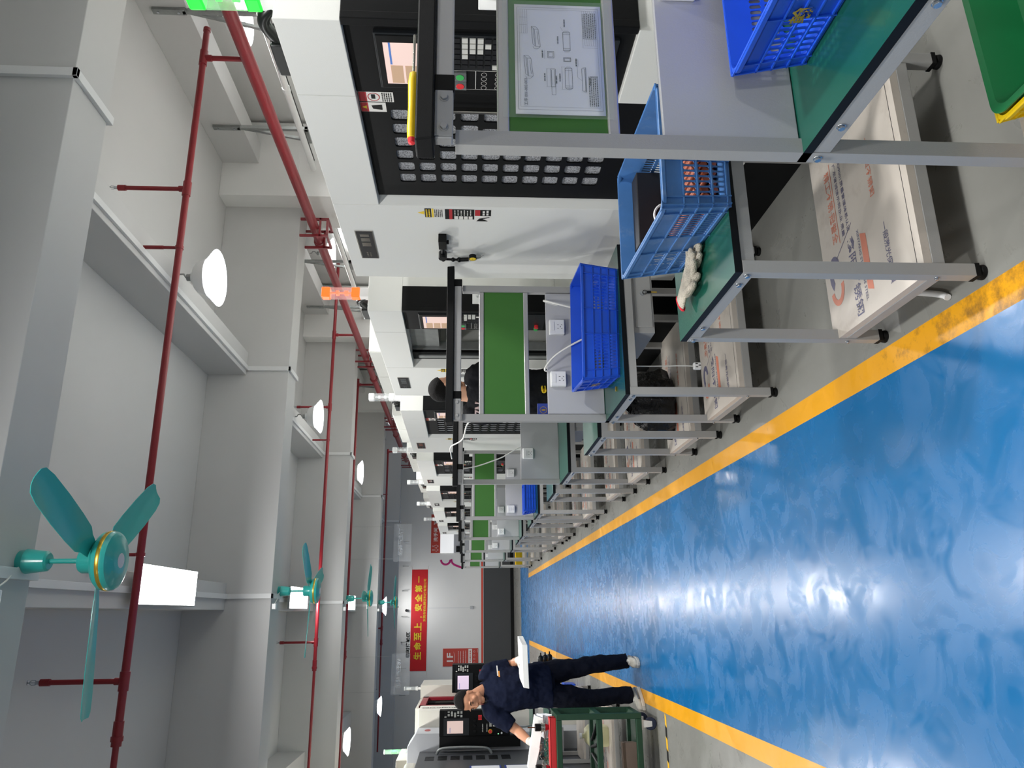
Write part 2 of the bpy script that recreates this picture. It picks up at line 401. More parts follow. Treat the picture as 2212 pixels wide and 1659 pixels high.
# ------------------------------------------------------------------ workbenches down the machine side
M_edge = mat('black_bench_edging', (10, 15, 20), 0.55, spec=0.2)
M_panelg = mat('grey_back_panel', (184, 185, 188), 0.42, bump=0.04, bscale=300, dirt=(130, 120, 105), dscale=4, dlo=0.66, dhi=0.85, damt=0.4)
M_sheet = mat('film_covered_steel_sheet', (196, 188, 178), 0.3, noise=0.05, nscale=5, dirt=(120, 100, 85), dscale=7, dlo=0.56, dhi=0.82, damt=0.45)
M_ink = mat('film_print_blue_ink', (98, 96, 122), 0.5)
M_inkr = mat('film_print_red_ink', (206, 128, 104), 0.5)
M_slot = mat('socket_slot_black', (20, 20, 22), 0.6)
def film_print(mb, x0, y0, W, D, z, s=1.0):
    """printed protective film: read from the back of the bench; u runs to -x, v towards the camera"""
    u, v = (-1, 0, 0), (0, -1, 0)
    def T(ink, t, x, y, h, w=None):
        mb.m(ink).text(t, (x0+x*W, y0+y*D, z), u, v, h*s, w, bold=0.012)
    T(3, '精工不锈·冠誉全', 0.62, 0.80, 0.042, 0.30*s)
    T(2, '广东省诚信示范企业 质量', 0.62, 0.70, 0.02, 0.30*s)
    T(2, 'ISO9001质量管理体系认证', 0.62, 0.64, 0.02, 0.30*s)
    T(2, '鑫阳不锈钢', 0.22, 0.64, 0.05, 0.30*s)
    T(2, 'XINYANG STAINLESS STEEL', 0.24, 0.55, 0.014, 0.27*s)
    T(3, '高品质不锈钢', 0.62, 0.34, 0.03, 0.22*s)
    T(2, '一般激光保护膜', 0.2, 0.28, 0.03, 0.22*s)
    mb.m(3).add([(x0+a*W, y0+b*D, z) for a, b in ((0.10,0.47),(0.36,0.47),(0.38,0.53),(0.12,0.53))], [(3,2,1,0)])
    mb.m(3).add([(x0+a*W, y0+b*D, z) for a, b in ((0.42,0.75),(0.83,0.75),(0.83,0.757),(0.42,0.757))], [(3,2,1,0)])
    mb.m(2).add([(x0+a*W, y0+b*D, z) for a, b in ((0.36,0.82),(0.365,0.82),(0.465,0.6),(0.46,0.6))], [(3,2,1,0)])
    # round mark: a blue D over a red hook
    cx, cy = x0+0.30*W, y0+0.86*D; r = 0.052*s
    ring = [(cx+1.35*r*math.cos(t), cy+0.85*r*math.sin(t), z) for t in [PI*(-0.45+1.25*i/14) for i in range(15)]]
    inn = [(cx+0.75*r*math.cos(t), cy+0.36*r*math.sin(t), z) for t in [PI*(-0.45+1.25*i/14) for i in range(15)]]
    for i in range(14): mb.m(2).add([ring[i], ring[i+1], inn[i+1], inn[i]], [(0,1,2,3)])
    c2 = cx-1.1*r
    ring = [(c2+1.3*r*math.cos(t), cy+0.95*r*math.sin(t), z+0.0002) for t in [PI*(0.55+1.0*i/12) for i in range(13)]]
    inn = [(c2+0.85*r*math.cos(t), cy+0.55*r*math.sin(t), z+0.0002) for t in [PI*(0.55+1.0*i/12) for i in range(13)]]
    for i in range(12): mb.m(3).add([ring[i], ring[i+1], inn[i+1], inn[i]], [(0,1,2,3)])

def socket_on(parent, x, z, y, name='power_socket'):
    """square surface box 86 mm with rocker and five-hole face, front towards -y"""
    mb = MB(); mb.m(0).box(x-0.045, x+0.045, y-0.034, y, z-0.045, z+0.045)
    s = mb.build(name, [M_whitep, M_slot], parent, bevel=0.006, seg=3)
    f = MB(); f.m(0).box(x-0.024, x+0.026, y-0.0375, y-0.034, z+0.004+0.012, z+0.038)
    f.m(1)
    yf = y-0.0345
    for a, b, ang in ((-0.011,-0.006,0),(0.011,-0.006,0),(0,-0.012-0.008,90),(-0.011,-0.028,35),(0.011,-0.028,-35)):
        c, q = math.cos(math.radians(ang)), math.sin(math.radians(ang)); hw, hh = 0.0014, 0.0048
        P = [(x+a+(px*c-pz*q), yf, z+b+(px*q+pz*c)) for px, pz in ((-hw,-hh),(hw,-hh),(hw,hh),(-hw,hh))]
        f.add(P, [(0,1,2,3)])
    f.build('socket_switch', [M_whitep, M_slot], s)
    return s
def bolt(mb, p, d, r=0.0085):
    p, d = Vector(p), Vector(d)
    mb.cyl(p, p+d*0.002, r*1.25, 16); mb.cyl(p+d*0.002, p+d*0.008, r, 6)

def bench(label, x0, y0, W=0.83, D=0.59, H=0.78, uprights=True, board=True, sockets=(), shelf=True, drawer=False, group='workbenches along the machine side', top_shelf=False, panel=True, light=True, printed=True):
    t = thing('workbench', label, 'workbench', (x0, y0, 0), group=group)
    mb = MB()
    mb.m(0).add([(0,0,H),(W,0,H),(W,D,H),(0,D,H)], [(0,1,2,3)])
    mb.m(1).add([(0,0,H-0.024),(W,0,H-0.024),(W,D,H-0.024),(0,D,H-0.024),(0,0,H),(W,0,H),(W,D,H),(0,D,H)], [(3,2,1,0),(0,1,5,4),(1,2,6,5),(2,3,7,6),(3,0,4,7)])
    mb.build('tabletop', [M_green_mat, M_edge], t, bevel=0.0015)
    # frame
    L = 0.04; zt = H-0.025
    f = MB(); f.m(0)
    f.box(L, W-L, 0.004, L-0.004, zt-0.04, zt); f.box(L, W-L, D-L+0.004, D-0.004, zt-0.04, zt)
    f.box(0.002, L-0.004, L, D-L, zt-0.04, zt); f.box(W-L+0.004, W-0.002, L, D-L, zt-0.04, zt)
    f.m(1)
    for yy in (L+0.05, D-L-0.10): bolt(f, (0.002, yy, zt-0.018), (-1, 0, 0))
    f.build('frame', [M_frame, M_steel], t, bevel=0.003)
    for i, (lx, ly) in enumerate(((0, 0), (W-L, 0), (0, D-L), (W-L, D-L))):
        top = 1.60 if (uprights and ly > 0) else zt
        g = MB(); g.m(0).box(lx, lx+L, ly, ly+L, 0.03, top); g.m(1)
        if lx == 0:
            bolt(g, (0, ly+L/2, zt-0.018), (-1, 0, 0)); bolt(g, (0, ly+L/2, 0.15), (-1, 0, 0), 0.006)
        leg = g.build('leg', [M_frame, M_steel], t, bevel=0.004)
        c = MB(); c.lathe([(0.012,0.045),(0.014,0.02),(0.022,0.014),(0.024,0.002),(0.022,0)], (lx+L/2, ly+L/2, 0), 20)
        c.box(lx-0.0015, lx+L+0.0015, ly-0.0015, ly+L+0.0015, 0.022, 0.036)
        c.build('foot', M_rubber, leg, smooth=40)
    if shelf:
        q = MB(); zl = 0.17
        q.box(L, W-L, 0.003, L-0.006, zl-0.045, zl-0.004); q.box(L, W-L, D-L+0.006, D-0.003, zl-0.045, zl-0.004)
        q.box(0.003, L-0.006, L, D-L, zl-0.045, zl-0.004); q.box(W-L+0.006, W-0.003, L, D-L, zl-0.045, zl-0.004)
        q.build('shelf_frame', M_frame, t, bevel=0.003)
        sh = MB(); zs = zl+0.022
        sh.m(0).box(0.004, W-0.004, 0.004, D-0.004, zl-0.004, zs)
        sh.m(1).box(0.003, W-0.003, 0.035, 0.0375, zs, zs+0.0004)
        if printed: film_print(sh, 0.0, 0.0, W, D, zs+0.0006)
        sh.build('shelf', [M_sheet, M_edge, M_ink, M_inkr], t)
    if uprights:
        yf = D-L
        if light:
            a = MB(); a.box(-0.005, W+0.005, yf-0.03, yf-0.002, 1.605, 1.648); a.build('light_rail', M_alu, t, bevel=0.004)
            for xx in (0.12, W-0.02):
                b = MB(); b.box(xx, xx+0.045, yf-0.034, yf, 1.602, 1.65); b.build('end_block', M_black, t, bevel=0.003)
            b = MB(); b.hexa([(-0.02,yf-0.055,1.648),(W+0.10,yf-0.055,1.648),(W+0.10,yf+0.03,1.648),(-0.02,yf+0.03,1.648),(-0.02,yf-0.045,1.69),(W+0.10,yf-0.045,1.69),(W+0.10,yf+0.03,1.69),(-0.02,yf+0.03,1.69)])
            b.build('lamp_cover', M_blackm, t, bevel=0.004)
            g = MB(); 
            g.box(0.0, 0.12, yf-0.035, yf-0.03, 1.606, 1.647)
            for xx in (0.022, 0.1): bolt(g, (xx, yf-0.035, 1.626), (0, -1, 0), 0.009)
            g.build('bracket', [M_frame], t, bevel=0.001)
        else:
            a = MB(); a.box(L, W-L, yf+0.002, D-0.002, 1.56, 1.60); a.build('cross_rail', M_frame, t, bevel=0.003)
        if board:
            bd = MB(); bd.box(L, W-L, yf+0.012, yf+0.026, 1.238, 1.478); bo = bd.build('notice_board', M_board, t)
            for zz in (1.213, 1.474):
                r = MB(); r.box(L, W-L, yf+0.004, yf+0.034, zz, zz+0.028); r.build('board_rail', M_alu, bo, bevel=0.004)
        if panel:
            p = MB(); p.box(L+0.004, W-L-0.004, yf+0.008, yf+0.024, H+0.002, 1.108); pn = p.build('back_panel', M_panelg, t, bevel=0.002)
            for sx in sockets: socket_on(pn, sx, 1.047, yf+0.008)
    if drawer:
        d = MB(); d.box(0.34, W-L, 0.03, 0.45, 0.60, zt-0.042); dr = d.build('drawer', M_frame, t, bevel=0.002)
        q = MB(); q.box(0.37, W-L-0.02, 0.024, 0.03, 0.61, zt-0.055); fr = q.build('drawer_front', M_frame, dr, bevel=0.002)
        k = MB(); k.cyl((0.56, 0.024, 0.655), (0.56, 0.016, 0.655), 0.013, 16); k.build('lock', M_steel, dr)
    return t

ST = {}
ST[1] = bench('workbench with a part drawing clipped to its green notice board', 1.03, 0.955, sockets=(0.48,))
ST['A'] = bench('low workbench carrying the faded blue crate and the work gloves', 0.955, 2.0, D=0.6, W=0.81, uprights=False)
ST[2] = bench('workbench under the wide bright blue crate, with two sockets and a keyed drawer', 1.035, 3.585, sockets=(0.245, 0.563), drawer=True, D=0.59)
ST['B'] = bench('low empty workbench just behind the workbench with the wide blue crate', 1.015, 4.46, D=0.56, W=0.81, uprights=False, H=0.774)
ST[3] = bench('workbench with an empty frame and no green board, one socket on its grey panel', 1.04, 5.80, board=False, sockets=(0.26,), drawer=True)
ST['C'] = bench('low empty workbench between the frame without a green board and the small blue crate', 1.04, 6.87, D=0.56, W=0.81, uprights=False)
ST[4] = bench('workbench carrying the small distant blue crate', 1.045, 8.40, sockets=(0.12, 0.55))
ST['D'] = bench('low workbench with dark tools on it, behind the small distant blue crate', 1.045, 9.30, D=0.56, W=0.81, uprights=False)
ST[5] = bench('fourth workbench with a green board from the camera end', 1.045, 10.96, sockets=(0.12, 0.45))
ST['E'] = bench('farther low workbench without uprights, behind the fourth green board', 1.045, 11.85, D=0.56, W=0.81, uprights=False, printed=False)
ST[6] = bench('fifth workbench with a green board, before the yellow bins', 1.045, 13.43, sockets=(0.12, 0.45), printed=False)
ST[7] = bench('sixth workbench with a green board, second from the far end of the row', 1.045, 15.98, sockets=(0.3,), printed=False)
ST[8] = bench('last workbench at the far end of the row', 1.045, 18.42, sockets=(0.3,), printed=False)
# ------------------------------------------------------------------ machining centres
M_glass = mat('coolant_splashed_door_window', (200, 202, 206), 0.3, metal=0.0, noise=0.5, nscale=300, bump=0.9, bscale=420, dirt=(30, 31, 36), dscale=160, dlo=0.5, dhi=0.56, damt=0.7)
M_scr = mat('lit_screen_pink', (244, 214, 204), 0.3, emit=0.3)
M_scrb = mat('lit_screen_blue_bar', (90, 130, 200), 0.3, emit=0.2)
M_scrd = mat('lit_screen_tan_table', (200, 166, 136), 0.3, emit=0.25)
M_bezel = mat('dark_grey_bezel', (36, 39, 42), 0.4, spec=0.25)
M_key = mat('light_grey_key', (205, 205, 198), 0.5)
M_keyd = mat('dark_key', (26, 27, 30), 0.5, spec=0.2)
M_gbtn = mat('green_push_button', (60, 165, 85), 0.3, emit=0.15)
M_rbtn = mat('red_push_button', (215, 50, 55), 0.3, emit=0.1)
M_led = mat('green_indicator_light', (140, 255, 170), 0.3, emit=3)
M_chrome = mat('polished_chrome', (215, 212, 205), 0.12, metal=1.0)
M_stkr = mat('sticker_red', (178, 28, 38), 0.5)
M_stkw = mat('sticker_white', (228, 226, 220), 0.5)
M_stky = mat('sticker_yellow', (240, 205, 40), 0.5)
M_stkb = mat('sticker_black', (22, 22, 23), 0.5, spec=0.2)
M_towerg = mat('lit_green_lens', (20, 240, 40), 0.3, emit=3.0)
M_towero = mat('lit_orange_lens', (255, 84, 26), 0.3, emit=2.2)
M_towerw = mat('unlit_white_lens', (235, 236, 236), 0.3)
M_clear = mat('clear_tower_tube', (235, 240, 240), 0.08, trans=0.0, alpha=0.28)
M_hose = mat('black_corrugated_hose', (18, 22, 20), 0.3)
M_clearb = mat('clear_button_guard', (150, 155, 155), 0.15, alpha=0.45)
def dashes(mb, o, u, v, w, h, rows, seed=0, fill=0.55):
    """rows of small unreadable type"""
    rnd = random.Random(seed); o, u, v = Vector(o), Vector(u), Vector(v); rh = h/rows
    for r in range(rows):
        x = 0
        while x < w*0.97:
            l = min(rnd.uniform(0.3, 1.1)*rh*1.2, w-x)
            mb.rect(o+u*x+v*(h-(r+1)*rh+rh*(1-fill)/2), u*l, v*(rh*fill)); x += l+rh*0.28
def signal_tower(parent, lit, x=0.15, y=0.075, z=2.2):
    L = {'green': M_towerg, 'orange': M_towero, None: M_towerw}[lit]
    b = MB(); b.box(x-0.033, x+0.033, y-0.03, y+0.03, z, z+0.062); tw = b.build('signal_tower', M_whitep, parent, bevel=0.004)
    for za, zb in ((0.062, 0.115), (0.25, 0.305)):
        c = MB(); c.box(x-0.034, x+0.034, y-0.031, y+0.031, z+za, z+zb); c.build('lens_cap', L, tw, bevel=0.008, seg=3)
    c = MB(); c.box(x-0.031, x+0.031, y-0.028, y+0.028, z+0.115, z+0.25); c.build('clear_tube', M_clear, tw)
    c = MB(); c.box(x-0.012, x+0.012, y-0.02, y+0.01, z+0.135, z+0.16); c.box(x-0.012, x+0.012, y-0.02, y+0.01, z+0.195, z+0.215); c.box(x-0.004, x+0.004, y-0.012, y+0.0, z+0.115, z+0.25)
    c.build('lamp_core', L, tw)
    return tw
MS = 1.09
def machine(label, y0, lit=None, opened=False, box=True, detail=True):
    t = thing('machining_centre', label, 'machine tool', (1.83*MS, y0*MS, 1.57*(1-MS)), group='white machining centres in the row'); t.scale = (MS, MS, MS)
    W = 1.94; D = 2.1; g = 0.0015; ZT = 2.2
    b = MB()
    # body: shell around the black front opening
    b.box(0, D, 1.152, W, 0.385, ZT)                       # far panel
    b.box(0, D, 0, 0.375-g, 1.985, ZT); b.box(0, D, 0.375+g, 1.15-g, 1.985, ZT)
    b.box(0, D, 0, 0.375-g, 0.385, 1.008); b.box(0, D, 0.375+g, 1.15-g, 0.385, 0.766)
    b.box(0.16 if not opened else 0.9, D, 0.375, 1.15, 0.766, 1.985); b.box(0.16, D, 0.0, 0.375, 1.008, 1.985)
    b.hexa([(0.0,1.15,0.766),(0.06,1.11,0.766),(0.2,1.11,0.766),(0.2,1.15,0.766),(0.0,1.15,1.985),(0.06,1.11,1.985),(0.2,1.11,1.985),(0.2,1.15,1.985)])
    b.m(1).box(0.012, D-0.05, 0.02, W-0.02, 0.1298, 0.385); b.m(0)
    b.build('body', [M_white, M_blackm], t, bevel=0.003)
    # control panel: black block at the near corner
    p = MB(); p.box(0.022, 0.17, -0.012, 0.372, 1.01, 1.985); p.box(0.0, 0.03, -0.015, 0.02, 1.01, 1.985)
    cp = p.build('control_panel', M_blackm, t, bevel=0.003)
    s = MB(); s.m(0).box(0.008, 0.03, 0.058, 0.33, 1.655, 1.888); s.m(1).box(0.004, 0.008, 0.064, 0.324, 1.662, 1.882)
    sc = s.build('screen_bezel', [M_bezel, M_black], cp, bevel=0.004)
    s = MB(); s.m(0).quad((0.003,0.095,1.69),(0.003,0.095,1.86),(0.003,0.30,1.86),(0.003,0.30,1.69))
    s.m(1).quad((0.0025,0.095,1.835),(0.0025,0.095,1.842),(0.0025,0.2,1.842),(0.0025,0.2,1.835))
    for i in range(3): s.m(2).quad((0.0025,0.205,1.70+i*0.05),(0.0025,0.205,1.742+i*0.05),(0.0025,0.295,1.742+i*0.05),(0.0025,0.295,1.70+i*0.05))
    s.build('display', [M_scr, M_scrb, M_scrd], sc)
    kp = MB(); kp.m(0).box(0.012, 0.024, 0.062, 0.228, 1.40, 1.642)
    rnd = random.Random(3)
    if detail:
        for r in range(9):
            for c in range(6):
                y = 0.072+c*0.0255; z = 1.62-r*0.0265
                kp.m(1 if (c < 3 and 0 < r < 5 and not (r == 4 and c != 1)) or rnd.random() < 0.06 else 2).box(0.007, 0.012, y, y+0.02, z-0.02, z)
    kp.build('keypad', [M_bezel, M_key, M_keyd], cp)
    q = MB(); q.m(0).box(0.016, 0.024, 0.236, 0.336, 1.40, 1.645)
    q.m(1)
    for a, c, d, e in ((0.236,0.336,1.644,1.646),(0.236,0.336,1.544,1.546),(0.236,0.336,1.40,1.402),(0.236,0.2375,1.40,1.646),(0.3345,0.336,1.40,1.646)):
        q.quad((0.0155,a,d),(0.0155,a,e),(0.0155,c,e),(0.0155,c,d))
    if detail:
        for i in range(4):
            for j in range(2):
                cy, cz = 0.255+i*0.0235, 1.515-j*0.05
                for k in range(12):
                    a0, a1 = 2*PI*k/12, 2*PI*(k+1)/12
                    q.add([(0.0153,cy+rr*math.cos(aa),cz+rr*math.sin(aa)) for rr, aa in ((0.009,a0),(0.009,a1),(0.0102,a1),(0.0102,a0))], [(0,1,2,3)])
    q.m(2).box(0.0145, 0.016, 0.252, 0.258, 1.625, 1.641)
    q.build('switch_plate', [M_blackm, M_stkw, M_led], cp)
    for nm, yy, M in (('start_button', 0.262, M_gbtn), ('stop_button', 0.309, M_rbtn)):
        c = MB(); c.m(0).box(0.006, 0.018, yy-0.022, yy+0.022, 1.578, 1.624); c.m(1).cyl((0.004,yy,1.601),(0.006,yy,1.601),0.015,16)
        c.build(nm, [M_clearb, M], cp, bevel=0.002)
    k = MB()
    k.m(0).box(0.01, 0.03, 0.06, 0.33, 1.06, 1.26)
    for i in range(3): k.m(1).cyl((-0.012,0.11+i*0.07,1.2),(0.01,0.11+i*0.07,1.2),0.018,14)
    k.m(2).cyl((-0.012,0.25,1.11),(0.01,0.25,1.11),0.014,14); k.m(3).cyl((-0.012,0.29,1.11),(0.01,0.29,1.11),0.014,14)
    k.build('operation_panel', [M_bezel, M_black, M_rbtn, M_gbtn], cp, bevel=0.002)
    # door
    if not opened:
        us = [0.378, 0.4735]+[0.4735+0.089*(i+1) for i in range(6)]+[1.108]; vs_ = [0.768, 0.977]+[0.977+0.0906*(i+1) for i in range(10)]+[1.983]
        def hole(i, j):
            if i in (0, len(us)-2) or j in (0, len(vs_)-2): return None
            r = 10-j
            if r in (4, 5) and i in (3, 4): return (0.004 if i == 3 else 0.012, 0.006, 0.02)
            if r in (4, 5) and i == 2: return (0.03, 0.006, 0.012)
            return (0.0115, 0.0105, 0.012)
        d = MB(); d.plate(lambda u, v, w: (0.03+w, u, v), us, vs_, hole, th=0.007)
        d.box(0.03, 0.06, 0.376, 0.379, 0.768, 1.983)
        dr = d.build('door', M_blackm, t)
        x = MB(); x.quad((0.0385,0.47,0.97),(0.0385,0.47,1.9),(0.0385,1.01,1.9),(0.0385,1.01,0.97)); x.build('door_window', M_glass, dr)
        h = MB(); h.box(0.0, 0.022, 0.447, 0.462, 1.1, 1.75); h.box(0.0, 0.03, 0.447, 0.462, 1.1, 1.13); h.box(0.0, 0.03, 0.447, 0.462, 1.72, 1.75); h.build('door_handle', M_chrome, dr, bevel=0.003)
    else:
        d = MB(); d.m(0).box(0.62, 0.9, 0.378, 1.1, 0.766, 1.985)
        d.m(1).box(0.1, 0.62, 0.378, 1.1, 1.78, 1.985); d.m(1).box(0.1, 0.62, 0.378, 1.1, 0.766, 0.95)
        d.m(1).box(0.08, 0.14, 0.93, 0.955, 0.95, 1.98); d.m(1).box(0.05, 0.12, 1.0, 1.06, 0.95, 1.94); d.m(0).box(0.06, 0.1, 0.955, 1.11, 0.768, 1.983)
        d.build('work_chamber', [M_blackm, M_galv], t)
        x = MB(); x.quad((0.61,0.4,0.95),(0.61,0.4,1.78),(0.61,0.92,1.78),(0.61,0.92,0.95)); x.build('wet_chamber_wall', mat('wet_dark_chamber', (16, 18, 20), 0.12, bump=0.9, bscale=150), t)
    # stickers
    k = MB(); xs = 0.0285
    def R(m_, ya, yb, za, zb, x=xs): k.m(m_).quad((x,ya,za),(x,ya,zb),(x,yb,zb),(x,yb,za))
    if not opened:
        R(1, 0.382, 0.438, 1.852, 1.982); R(0, 0.383, 0.437, 1.952, 1.981, xs-0.0005); R(1, 0.442, 0.498, 1.885, 1.982); R(0, 0.443, 0.497, 1.952, 1.981, xs-0.0005)
        k.m(0)
        for i in range(16):
            a0, a1 = 2*PI*i/16, 2*PI*(i+1)/16
            k.add([(xs-0.001,0.41+r*math.cos(a),1.926+r*math.sin(a)) for r, a in ((0.02,a0),(0.02,a1),(0.023,a1),(0.023,a0))], [(0,1,2,3)])
        k.m(2); k.quad((xs-0.0008,0.395,1.92),(xs-0.0008,0.395,1.935),(xs-0.0008,0.42,1.935),(xs-0.0008,0.42,1.92)); k.quad((xs-0.0008,0.455,1.9),(xs-0.0008,0.46,1.94),(xs-0.0008,0.48,1.935),(xs-0.0008,0.485,1.9))
        dashes(k, (xs-0.0008, 0.435, 1.857), (0, -1, 0), (0, 0, 1), 0.05, 0.04, 5, 4)
        k.m(3).add([(xs-0.001,0.47,1.976),(xs-0.001,0.46,1.958),(xs-0.001,0.48,1.958)], [(0,1,2)])
    x2 = -0.0006
    def Q(m_, ya, yb, za, zb): R(m_, ya, yb, za, zb, x2)
    Q(3, 0, 0, 0, 0)
    k.m(3).add([(x2,1.213,1.81),(x2,1.196,1.778),(x2,1.23,1.778)], [(0,1,2)])
    Q(2, 1.172, 1.255, 1.745, 1.776); Q(1, 1.173, 1.255, 1.684, 1.743); Q(2, 1.175, 1.27, 1.54, 1.68); Q(2, 1.178, 1.235, 1.46, 1.537); Q(1, 1.235, 1.29, 1.46, 1.537)
    x2 -= 0.0006
    Q(3, 1.173, 1.255, 1.734, 1.743); Q(0, 1.175, 1.27, 1.645, 1.66); Q(0, 1.179, 1.234, 1.512, 1.536)
    for i in range(4): Q(1, 1.24, 1.268, 1.548+i*0.023, 1.567+i*0.023)
    k.m(3); dashes(k, (x2, 1.25, 1.748), (0, -1, 0), (0, 0, 1), 0.07, 0.026, 2, 1)
    k.m(2); dashes(k, (x2, 1.25, 1.69), (0, -1, 0), (0, 0, 1), 0.07, 0.042, 5, 2)
    k.m(1); dashes(k, (x2, 1.233, 1.55), (0, -1, 0), (0, 0, 1), 0.05, 0.09, 6, 3, 0.3); dashes(k, (x2, 1.228, 1.468), (0, -1, 0), (0, 0, 1), 0.045, 0.036, 2, 5)
    k.m(2).add([(x2,1.285,1.53),(x2,1.285,1.475),(x2,1.28,1.475),(x2,1.262,1.5),(x2,1.25,1.465),(x2,1.244,1.468),(x2,1.258,1.515)], [(6,5,4,3,2,1,0)])
    x2 += 0.0003
    k.build('warning_sticker', [M_stkr, M_stkw, M_stkb, M_stky], t)
    n = MB(); n.m(0).box(-0.004, 0, 1.40, 1.70, 2.045, 2.135); n.m(1).box(-0.005, -0.004, 1.405, 1.695, 2.05, 2.13)
    n.m(0); dashes(n, (-0.0055, 1.56, 2.065), (0, -1, 0), (0, 0, 1), 0.14, 0.05, 1, 9, 0.9); dashes(n, (-0.0055, 1.675, 2.075), (0, -1, 0), (0, 0, 1), 0.05, 0.03, 2, 11)
    n.build('nameplate', [M_chrome, M_stkb], t, bevel=0.001)
    signal_tower(t, lit)
    # cable gland on the roof
    h = MB(); h.box(0.1, 0.2, 0.24, 0.4, ZT, ZT+0.075); h.tube(smooth_path([(0.13,0.26,ZT+0.04),(0.13,0.18,ZT+0.075),(0.13,0.12,ZT+0.06),(0.15,0.07,ZT-0.01)], 6), 0.022, 12)
    h.build('cable_gland', M_hose, t, bevel=0.006, smooth=40)
    # pendant holder on the near side
    h = MB(); h.box(0.05, 0.16, -0.014, 0, 1.42, 1.54); h.box(0.05, 0.16, -0.05, -0.014, 1.42, 1.432); h.cyl((0.1,-0.05,1.51),(0.1,-0.014,1.51),0.008,10)
    h.build('pendant_holder', M_whitep, t, bevel=0.003)
    if box:
        h = MB(); h.box(0.62, 1.3, 0.1, 1.75, ZT, 2.53); h.box(0.615, 0.62, 0.12, 0.9, 2.21, 2.52); h.box(0.615, 0.62, 0.92, 1.73, 2.21, 2.52); h.cyl((0.61,0.5,2.4),(0.62,0.5,2.4),0.02,12)
        h.build('roof_cabinet', M_white, t, bevel=0.004)
    return t
MC = ['white machining centre with the lit green signal tower, cut off by the frame', 'white machining centre with the lit orange signal tower and its door open', 'white machining centre behind the operator in the black shirt',
      'fourth white machining centre from the camera, past the operator', 'fifth white machining centre from the camera', 'sixth white machining centre, second from the far end of the row', 'last white machining centre, smallest at the far end of the row']
for i, lab in enumerate(MC):
    machine(lab, 2.015+2.452*i, lit={0: 'green', 1: 'orange'}.get(i), opened=(i == 1), box=(i > 1), detail=(i < 4))
# ------------------------------------------------------------------ ceiling fans
M_gold = mat('gold_band', (214, 178, 70), 0.3, metal=0.8)
M_decal = mat('silver_fan_label', (205, 208, 210), 0.4)
def fan(label, x, y, a0, z=3.2):
    t = thing('ceiling_fan', label, 'ceiling fan', (x, y, z), group='teal ceiling fans over the aisle')
    MB().lathe([(0.0,0.4),(0.05,0.4),(0.052,0.375),(0.056,0.37),(0.045,0.28),(0.036,0.272),(0.012,0.27)], n=28).m(0).build('canopy', M_teal, t, smooth=35)
    MB().cyl((0,0,0.11),(0,0,0.28), 0.0115, 14).build('downrod', M_teal, t, smooth=40)
    MB().lathe([(0.012,0.13),(0.05,0.13),(0.056,0.12),(0.056,0.03),(0.02,0.03)], n=28).build('coupling_cover', M_teal, t, smooth=35)
    m_ = MB(); m_.m(0).lathe([(0.02,0.05),(0.115,0.045),(0.13,0.03),(0.134,0.012)], n=40); m_.m(1).lathe([(0.134,0.012),(0.1355,0.008),(0.1355,-0.002),(0.134,-0.006)], n=40)
    m_.m(0).lathe([(0.134,-0.006),(0.133,-0.014),(0.126,-0.026),(0.11,-0.034),(0.085,-0.037),(0.08,-0.040),(0.05,-0.045),(0.0,-0.047)], n=40)
    m_.m(2).lathe([(0.034,-0.0462),(0.02,-0.048),(0.0,-0.0485)], n=20)
    mo = m_.build('motor', [M_teal, M_gold, M_decal], t, smooth=30)
    for k in range(3):
        a = math.radians(a0+120*k); b = MB()
        rows = []
        for r, w0, tw in ((0.10,0.035,14),(0.16,0.045,14),(0.2,0.062,14),(0.3,0.068,13),(0.45,0.072,11),(0.6,0.07,9),(0.665,0.06,8),(0.685,0.04,8)):
            ring = []
            for s_, h in ((-1,0.002),(-0.5,0.007),(0,0.009),(0.5,0.007),(1,0.002)):
                yy = s_*w0; zz = 0.048+h-math.tan(math.radians(tw))*yy; ring.append((r, yy, zz))
            ring2 = [(p[0], p[1], p[2]-0.003) for p in reversed(ring)]
            rows.append(ring+ring2)
        b.loft(rows); b.xf(Matrix.Rotation(a, 4, 'Z')); b.build('blade', M_teal, t, smooth=40)
    return t
fan('largest teal ceiling fan, over the aisle in front of a bright panel lamp', 0.25, 3.655, -66)
fan('second teal ceiling fan down the aisle', 0.25, 8.606, -50)
fan('third teal ceiling fan down the aisle', 0.26, 13.49, 34)
fan('smallest teal ceiling fan, nearest the red banner', 0.26, 18.42, 28)
for i, (y, lab) in enumerate(((3.42, 'small white box with cable beside the largest teal fan'), (8.35, 'small white box beside the second teal fan'), (13.14, 'small white box beside the third teal fan'), (18.18, 'small white box beside the smallest teal fan'))):
    t = thing('fan_junction_box', lab, 'junction box', (0.09, y, 0), group='white boxes beside the fans')
    b = MB(); b.box(-0.03, 0.03, 0.0, 0.06, 3.555, 3.6); b.build('box', M_whitep, t, bevel=0.006)
    b = MB(); b.tube(smooth_path([(0.03,0.03,3.575),(0.07,0.1,3.57),(0.12,0.18,3.585),(0.158,0.22,3.56)], 5), 0.004, 6); b.build('cable', M_cable, t)

